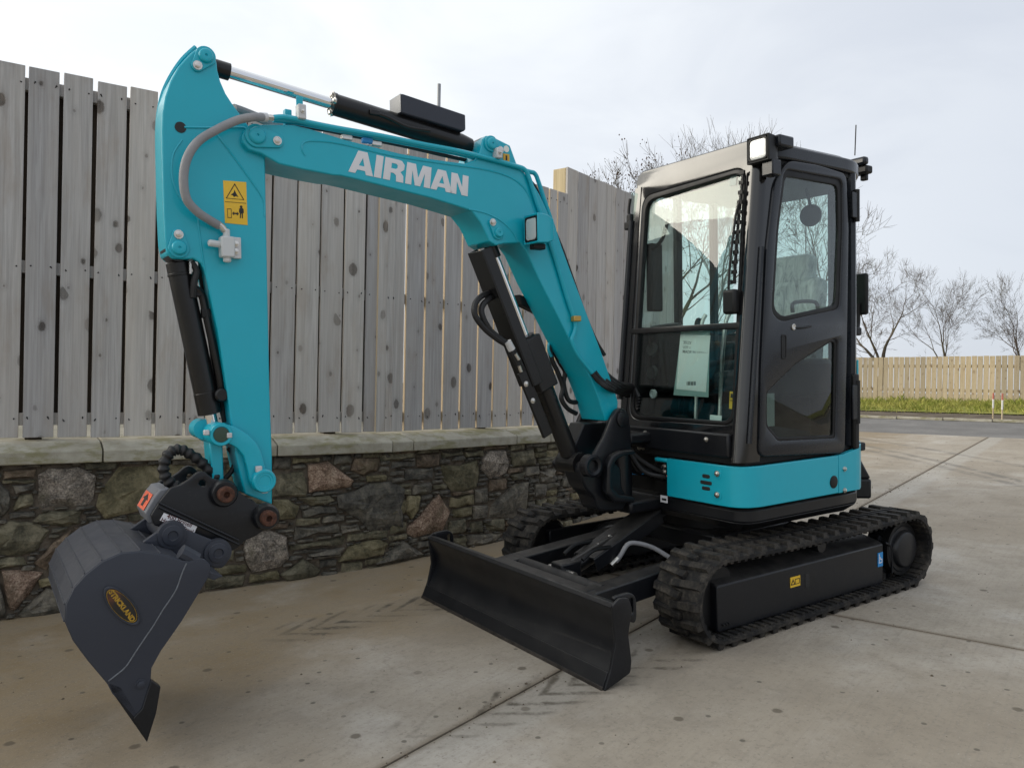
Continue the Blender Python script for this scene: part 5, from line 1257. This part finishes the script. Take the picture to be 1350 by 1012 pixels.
pic('label_person', [(316.5, 274.3), (318, 274.4), (319.6, 274.5), (320.9, 276), (321.2, 281), (320, 281), (320, 288), (318.8, 288), (318.5, 282), (317.6, 282), (317.3, 287.8), (316.1, 287.7), (316.2, 280.7), (315.1, 280.6), (315, 275.8)])
c = U(318, 272.7, 'y', AW+.0024); lathe('label_person_head', c, (0, 1, 0), [(-.0005, .0055), (.0005, .0055)], INK, arm, 12)
# grey hose across the arm and its valve
hp = [(347, 154.8), (340, 154.5), (330, 155), (312, 159), (288, 170), (262, 186), (247, 208), (242, 235), (246, 262), (260, 279), (276, 290), (289, 297.5)]
tube('auxiliary_hose', [U(u, v, 'y', AW+.025+.05*math.sin(math.pi*i/(len(hp)-1))+(.03 if i < 3 else 0)) for i, (u, v) in enumerate(hp)], .0175, GREYHOSE, arm, 14, 6)
cyl('hose_ferrule', U(343, 154.6, 'y', AW+.055), U(352, 155.2, 'y', AW+.052), .0195, ALU, arm, 12); cyl('hose_nut', U(352, 155.2, 'y', AW+.052), U(359, 156, 'y', BW+.014), .0145, STEEL, arm, 6)
tube('hose_coupling', [U(286, 295, 'y', AW+.03), U(292, 299, 'y', AW+.03), U(296.5, 305, 'y', AW+.03)], .014, STEEL, arm, 10, 3)
vb = bmesh.new(); c = U(299, 326, 'y', AW+.03); add_box(vb, c, (.055, .05, .085)); add_cyl(vb, c+Vector((.02, 0, .01)), c+Vector((.075, .01, .012)), .014, 10); add_cyl(vb, c+Vector((0, 0, .03)), c+Vector((0, 0, .075)), .014, 10); add_cyl(vb, c-Vector((0, 0, .03)), c-Vector((0, 0, .062)), .016, 10)
vbo = finish(vb, 'stop_valve', mat('pale_valve', (.58, .60, .60), .5), arm, bevel=.006)
box('valve_plate', U(310.5, 327, 'y', AW+.012), (.042, .02, .088), ALU, arm, .003)
for v in (321.5, 331.5): bolt(U(311, v, 'y', AW+.024), (0, 1, 0), .009, arm)

# ---------------- arm cylinder
acy = empty('arm_cylinder'); acy.parent = EX
p0 = ax0(270.5, 76, AW); p1 = ax0(647, 191, BW); ax = (p1-p0).normalized(); g = p0+ax*((U(437, 135, 'y', 0)-p0).dot(ax))
cyl('cylinder_rod', p0, g+ax*.05, .026, CHROME, acy, 24); cyl('rod_collar', p0+ax*.02, p0+ax*.115, .036, SATIN, acy, 20)
lathe('cylinder_barrel', g, ax, [(0, .030), (0, .052), (.016, .052), (.018, .049), ((p1-g).length-.12, .049), ((p1-g).length-.06, .04)], SATIN, acy, 28)
for s in (1, -1): bolt(g+Vector((-.002, .0, 0))+Vector((ax.z, 0, -ax.x)).normalized()*.042*s, -ax, .011, acy); bolt(g+Vector((0, .042*s, 0)), -ax, .011, acy)
lathe('barrel_eye', p1-Vector((0, .055, 0)), (0, 1, 0), [(0, .05), (.11, .05)], SATIN, acy, 18)
gp = UY([(527, 124.5), (531, 125.5), (611.5, 152.5), (612, 172), (609, 174.5), (527, 150)], .045)
prism('hose_cover', gp, -.055, .062, BUCK, acy, .006)
plate('cover_end', [[(-.055, 0), (.062, 0), (.062, .085), (-.055, .085)]], .003, .0005, lambda a, b, c_: Vector((gp[0][0]+.004+c_, a, gp[-1][1]+.004+b)), mat('cover_end_paint', (.20, .205, .22), .45), acy)
tube('barrel_pipe', [g+ax*.20+Vector((0, .05, .0)), g+ax*.26+Vector((0, .057, -.005)), g+ax*.36+Vector((0, .055, -.02)), g+ax*.48+Vector((0, .056, -.005))], .009, SATIN, acy, 8, 4)
box('pipe_union', g+ax*.19+Vector((0, .052, .0)), (.05, .02, .025), SATIN, acy, .004)
tube('arm_hose', [U(308, 143, 'y', -.10), U(320, 147, 'y', -.12), U(340, 155, 'y', -.13), U(362, 164, 'y', -.12), U(385, 168, 'y', -.10)], .02, GREYHOSE, acy, 10, 5)

# ---------------- bucket cylinder and linkage
kcy = empty('bucket_cylinder'); kcy.parent = EX
p0 = ax0(236, 328, AW); p1 = ax0(290.7, 572.5, .11); ax = (p1-p0).normalized(); Lc = (p1-p0).length
lathe('barrel_eye', p0-Vector((0, .055, 0)), (0, 1, 0), [(0, .048), (.11, .048)], SATIN, kcy, 18)
lathe('cylinder_barrel', p0+ax*.04, ax, [(0, .03), (.01, .047), (.05, .047), (.052, .049), (.06, .049), (.062, .0465), (Lc*.72, .0465), (Lc*.722, .048), (Lc*.84, .048), (Lc*.845, .03)], SATIN, kcy, 28)
cyl('cylinder_rod', p0+ax*Lc*.8, p1, .026, CHROME, kcy, 20); lathe('rod_eye', p1-Vector((0, .045, 0)), (0, 1, 0), [(0, .045), (.09, .045)], SATIN, kcy, 18)
perp = Vector((-ax.z, 0, ax.x)); perp = perp if perp.x < 0 else -perp
tube('barrel_pipe', [p0+ax*(.16)+perp*.035+Vector((0, .035, 0)), p0+ax*.19+perp*.06+Vector((0, .03, 0)), p0+ax*.27+perp*.062+Vector((0, .03, 0)), p0+ax*Lc*.70+perp*.062+Vector((0, .03, 0)), p0+ax*Lc*.80+perp*.055+Vector((0, .02, 0))], .016, SATIN, kcy, 10, 4)
lathe('pipe_elbow', p0+ax*Lc*.80+perp*.05+Vector((0, .0, 0)), (0, 1, 0), [(0, .02), (.04, .028), (.06, .028), (.066, .022)], SATIN, kcy, 14)
tube('bucket_hose', [U(258, 350, 'y', .02), U(266, 368, 'y', .0), U(271, 400, 'y', -.02), U(277, 440, 'y', -.02), U(284, 490, 'y', -.02), U(291, 530, 'y', -.01), U(297, 556, 'y', -.01)], .013, HOSE, kcy, 8, 5)
tube('bucket_hose', [U(252, 345, 'y', .05), U(259, 356, 'y', .05), U(256, 372, 'y', .05), U(254, 392, 'y', .04)], .014, HOSE, kcy, 8, 5)
for u, v in ((260, 385), (271, 413)): box('hose_clamp', U(u, v, 'y', .03), (.035, .03, .04), BLACK, kcy, .005)
box('hose_fitting', U(258.5, 350, 'y', .05), (.016, .02, .035), STEEL, kcy, .003); box('hose_fitting', U(251, 353, 'y', .055), (.008, .012, .05), ALU, kcy, .002)
il = [(278, 560), (284, 557.5), (298.6, 559), (309, 562), (318, 567), (328, 573.5), (337, 583), (343, 594), (346.5, 607), (350, 622), (356, 631), (355, 640), (349, 645.5), (340, 644.5), (332, 640), (328.5, 634), (325.5, 617), (321, 601), (312, 590), (302, 584.5), (294, 584), (284, 583), (278, 577), (276, 568)]
for y in (.098, -.098): plate('idler_link', [rounded(UY(il, .1), .008, 2)], .026, .006, ymap(y), TEAL, kcy)
c = U(290.7, 572.5, 'y', .112); lathe('link_boss', c-Vector((0, .23, 0)), (0, 1, 0), [(0, .048), (.235, .048), (.245, .044), (.245, .034), (.240, .032)], TEAL, kcy, 24)
lathe('pin_end', c+Vector((0, .010, 0)), (0, 1, 0), [(0, .031), (.004, .031), (.005, .02)], mat('greased_pin', (.03, .06, .04), .35), kcy, 20)
for u, v in ((272, 570), (302, 573.5)): box('grease_block', U(u, v, 'y', .12), (.022, .02, .022), ALU, kcy, .004)
c = U(346.5, 633, 'y', .112); lathe('arm_boss', c, (0, 1, 0), [(-.01, .050), (.022, .050), (.030, .045), (.030, .037), (.027, .035), (.027, .026), (.024, .024)], TEAL, kcy, 24)
for u, v in ((341, 618), (348.5, 645.5)): box('grease_block', U(u, v, 'y', .125), (.026, .022, .026), ALU, kcy, .004)
pl = UY([(275.5, 575), (293.5, 575), (295.6, 645), (281, 645)], .05); prism('push_link', pl, -.06, .05, TEAL, kcy, .006)
lathe('link_cap', U(266, 565, 'y', -.03), (0, -1, 0), [(-.04, .042), (.05, .042), (.055, .035)], TEAL, kcy, 20)

# ---------------- quick hitch
HY = .125
hpx = [(199, 679), (211, 660), (225, 643), (239, 638.6), (251, 630.7), (259, 623.5), (265, 621), (271, 622.5), (280, 630.5), (297, 634), (306.5, 640.5), (318, 650.4), (338, 664), (352, 667), (359, 673), (361, 682), (354, 694), (338, 706), (322, 713), (316, 720), (306, 726), (240, 704), (203, 692)]
hit = empty('quick_hitch'); hit.parent = EX
HPl = rounded(UY(hpx, HY), .006, 2)
hh = UY([(268, 632), (272, 636), (271, 640.5), (266, 641.5), (262, 638), (263.5, 633.5)], HY)
for y in (HY-.012, -HY+.012): plate('hitch_plate', [HPl, hh], .026, .005, ymap(y), DARK, hit)
prism('hitch_body', UY([(225, 646), (262, 648), (300, 656), (335, 690), (316, 716), (236, 700), (205, 688), (213, 662)], HY), -HY+.02, HY-.03, BUCK, hit, .006)
a = [U(209, 662.5, 'y', HY+.006), U(314.5, 712, 'y', HY+.006)]
for o_ in (0, .017): 
    d = Vector((0, 0, -o_)); tube('stiffening_rib', [a[0]+d, a[0].lerp(a[1], .5)+d, a[1]+d], .005, DARK, hit, 6, 2)
for u, v in ((295, 650), (350.5, 681)):
    c = U(u, v, 'y', HY+.01); lathe('pin_collar', c, (0, 1, 0), [(-.02, .057), (.012, .055), (.022, .048)], DARK, hit, 28)
    pn_ = lathe('hitch_pin', c+Vector((0, .012, 0)), (0, 1, 0), [(-.02, .034), (.036, .033), (.040, .029), (.039, .013), (.020, .011), (.018, .001)], RUST, hit, 24)
tl = UY([(216, 675.5), (260, 693), (255.5, 703.5), (210.5, 685.5)], HY+.002)
plate('steel_grade_label', [tl], .002, .0003, ymap(HY+.0035), WHITE, hit)
xa = Vector((tl[1][0]-tl[0][0], 0, tl[1][1]-tl[0][1])).normalized(); za = Vector((-xa.z, 0, xa.x)); za = za if za.z > 0 else -za
def ltext(s, u, v, sz):
    p = U(u, v, 'y', HY+.005); M = Matrix(((xa.x, za.x, 0, p.x), (0, 0, 1, p.y), (xa.z, za.z, 0, p.z), (0, 0, 0, 1))); return text_mesh('lettering', s, sz, M, mat('dark_red_print', (.10, .03, .03), .6), hit, .0004, .0003)
ltext('400 Brinell', 236.8, 686.3, .024); ltext('Hardened Steel', 233.8, 692.8, .0215)
# front nose of the hitch with its orange arrow sticker
nz = [U(211, 645, 'y', .10), U(190, 684, 'y', .10)]
prism('hitch_nose', UY([(224, 643), (211, 645), (203, 655), (191, 676), (197, 690), (206, 688)], .10), -.10, .10, mat('grey_primer', (.16, .165, .18), .5, var=.1), hit, .006)
n0, n1 = UY([(206, 650.5)], .10)[0], UY([(191.5, 675)], .10)[0]
dv = Vector((n1[0]-n0[0], 0, n1[1]-n0[1])); nn = Vector((-dv.z, 0, dv.x)).normalized(); nn = nn if nn.x > 0 else -nn
def nose(a, b, c_): return Vector((n0[0], 0, n0[1]))+dv*b+Vector((0, a, 0))+nn*(c_+.003)
plate('orange_sticker', [[(-.07, .12), (.07, .12), (.07, .98), (-.07, .98)]], .002, .0003, nose, ORANGE, hit)
plate('sticker_arrow', [[(0, .2), (.05, .5), (.02, .5), (.02, .85), (-.02, .85), (-.02, .5), (-.05, .5)]], .001, .0001, lambda a, b, c_: nose(a, b, c_+.0015), INK, hit)
# ribbed black hose loop
lp = [(294, 640), (284, 628), (272, 616), (262, 606), (250, 598), (240, 593), (231, 593), (223, 598), (217, 609), (216, 621), (221, 632), (230, 640), (242, 643), (252, 640)]
P = smooth_path([U(u, v, 'y', .03) for u, v in lp], 9)
bm = bmesh.new(); add_tube(bm, P, .022, 10, 0, rfun=lambda i: .0185+.0065*(.5+.5*math.sin(i*2*math.pi/7.))); finish(bm, 'wrapped_hose_loop', HOSE, hit)
tube('hitch_hose', [U(301, 590, 'y', -.02), U(308, 600, 'y', -.02), U(309, 612, 'y', -.02), U(303, 624, 'y', -.02), U(296, 631, 'y', -.02)], .011, HOSE, hit, 8, 5)

# ---------------- bucket
BY = .36
kpx = [(257.5, 737), (264, 735.5), (270, 737), (277, 744), (278.5, 750), (274, 762), (240, 818), (212, 858), (200, 880), (198.6, 898), (187.5, 933), (176.5, 945.6), (148, 914), (140, 898), (116.4, 869.7), (97.4, 844), (86.4, 819), (87, 797), (97.4, 775), (113, 757.5), (135.4, 740), (160.7, 729), (186, 727), (212, 731), (239.7, 738.5), (250, 740)]
bk = empty('bucket'); bk.parent = EX
KP = UY(kpx, BY)
for y, s in ((BY-.008, 1), (-BY+.008, -1)): plate('side_plate', [KP], .016, .003, ymap(y), BUCK, bk)
arc_px = [(239.7, 738.5), (212, 731), (186, 727), (160.7, 729), (135.4, 740), (113, 757.5), (97.4, 775), (87, 797), (86.4, 819), (97.4, 844), (116.4, 869.7), (140, 898), (150, 912)]
outl = UY(arc_px, BY); ctr = Vector(UY([(170, 800)], BY)[0])
inl = [tuple(Vector(p)+(ctr-Vector(p)).normalized()*.016) for p in outl]
outl = [tuple(Vector(p)-(ctr-Vector(p)).normalized()*.003) for p in outl]
bm = bmesh.new(); add_prism(bm, outl+inl[::-1], -BY+.004, BY-.004); sh_ = finish(bm, 'bucket_shell', BUCK, bk, bevel=.002, angle=5)
for p in outl[1:9]:
    tube('seam_weld', [(p[0], -BY+.01, p[1]), (p[0], 0, p[1]), (p[0], BY-.01, p[1])], .0035, BUCK, bk, 6, 1)
lipp = UY([(142, 899), (147, 911), (194, 978), (197, 966), (160, 905)], BY); prism('cutting_lip', lipp, -BY, BY, DARK, bk, .002)
ck = UY([(199, 896), (212, 905), (206, 940), (194, 978), (176, 946), (187.5, 934)], BY+.004); prism('side_cutter', ck, BY-.028, BY+.004, DARK, bk, .003)
prism('side_cutter', ck, -BY-.004, -BY+.028, DARK, bk, .003)
bolt(U(185.5, 901, 'y', BY), (0, 1, 0), .013, bk, BUCK)
weld = UY([(246, 742), (240, 755), (233, 775), (224, 790), (215, 803), (203, 823), (190, 842), (178, 860), (166, 878), (152, 890), (143, 897)], BY)
tube('side_weld', [Vector((x, BY+.0005, z)) for x, z in weld], .003, mat('weld_scale', (.12, .13, .145), .55, var=.3, vscale=80), bk, 6, 4)
# ears that take the hitch
e_near = [(187, 714), (214, 695), (222, 690), (230, 689), (240, 696), (262, 704), (290, 715), (299, 727), (299, 741), (292, 748), (280, 748), (262, 743), (240, 738), (210, 728)]
for y in (.15, -.15): plate('bucket_ear', [rounded(UY(e_near, .15), .01, 2)], .024, .005, ymap(y), BUCK, bk)
for u, v in ((227, 705), (287, 728)):
    c = U(u, v, 'y', .165); lathe('ear_pin', c-Vector((0, .33, 0)), (0, 1, 0), [(0, .044), (.335, .044), (.340, .038), (.345, .038), (.348, .020), (.342, .016)], BUCK, bk, 24)
    lathe('pin_collar', c, (0, 1, 0), [(-.02, .056), (.006, .054), (.008, .04)], BUCK, bk, 24)
tp = UY([(183, 716), (205, 722), (240, 734), (262, 741), (280, 747), (268, 752), (240, 742), (205, 731)], .17)
prism('top_plate', tp, -BY+.02, BY-.02, BUCK, bk, .003)
tube('top_tube', [U(238, 727, 'y', .33), U(246, 731, 'y', .33), U(258, 738, 'y', .33)], .030, BUCK, bk, 10, 3)
# oval maker's plate
c = U(160.5, 798, 'y', BY); ex = Vector((.8, 0, .45)).normalized(); 
p_top = U(152, 777, 'y', BY); p_bot = U(169, 821, 'y', BY); p_l = U(140, 790, 'y', BY); p_r = U(182, 806, 'y', BY)
v1 = (p_bot-p_top)/2; v2 = (p_r-p_l)/2; v1 = v1*.96; v2 = v2*.92
def ell(k, n=36): return [(c.x+v1.x*math.cos(t)*k+v2.x*math.sin(t)*k, c.z+v1.z*math.cos(t)*k+v2.z*math.sin(t)*k) for t in (2*math.pi*i/n for i in range(n))]
def badge_fn(t, p, co):
    n = t.noise(co, 28, 5, .65); g = t.vm('DOT_PRODUCT', t.vm('SUBTRACT', co, tuple(c)), tuple((p_top-p_bot).normalized()+(p_l-p_r).normalized()))
    t.put(p.inputs['Base Color'], t.mix(t.m('MULTIPLY', t.ss(g, .02, .10), t.ss(n, .35, .6)), (.012, .011, .010), (.11, .035, .015)))
plate('oval_rim', [ell(1.16), ell(1.0)], .010, .004, ymap(BY+.004), BUCK, bk)
plate('oval_badge', [ell(1.0)], .003, .0005, ymap(BY+.0025), mat('worn_badge', (.02, .015, .012), .4, fn=badge_fn), bk)
plate('badge_ring', [ell(.965), ell(.93)], .001, .0001, ymap(BY+.0045), GOLD, bk)
xa2 = (U(178, 818, 'y', BY)-U(145, 775, 'y', BY)).normalized(); za2 = Vector((-xa2.z, 0, xa2.x)); za2 = za2 if za2.z > 0 else -za2
M = Matrix(((xa2.x, za2.x, 0, c.x), (0, 0, 1, BY+.0048), (xa2.z, za2.z, 0, c.z), (0, 0, 0, 1)))
text_mesh('lettering', 'STRICKLAND', .0235, M, GOLD, bk, .0003, .0012)
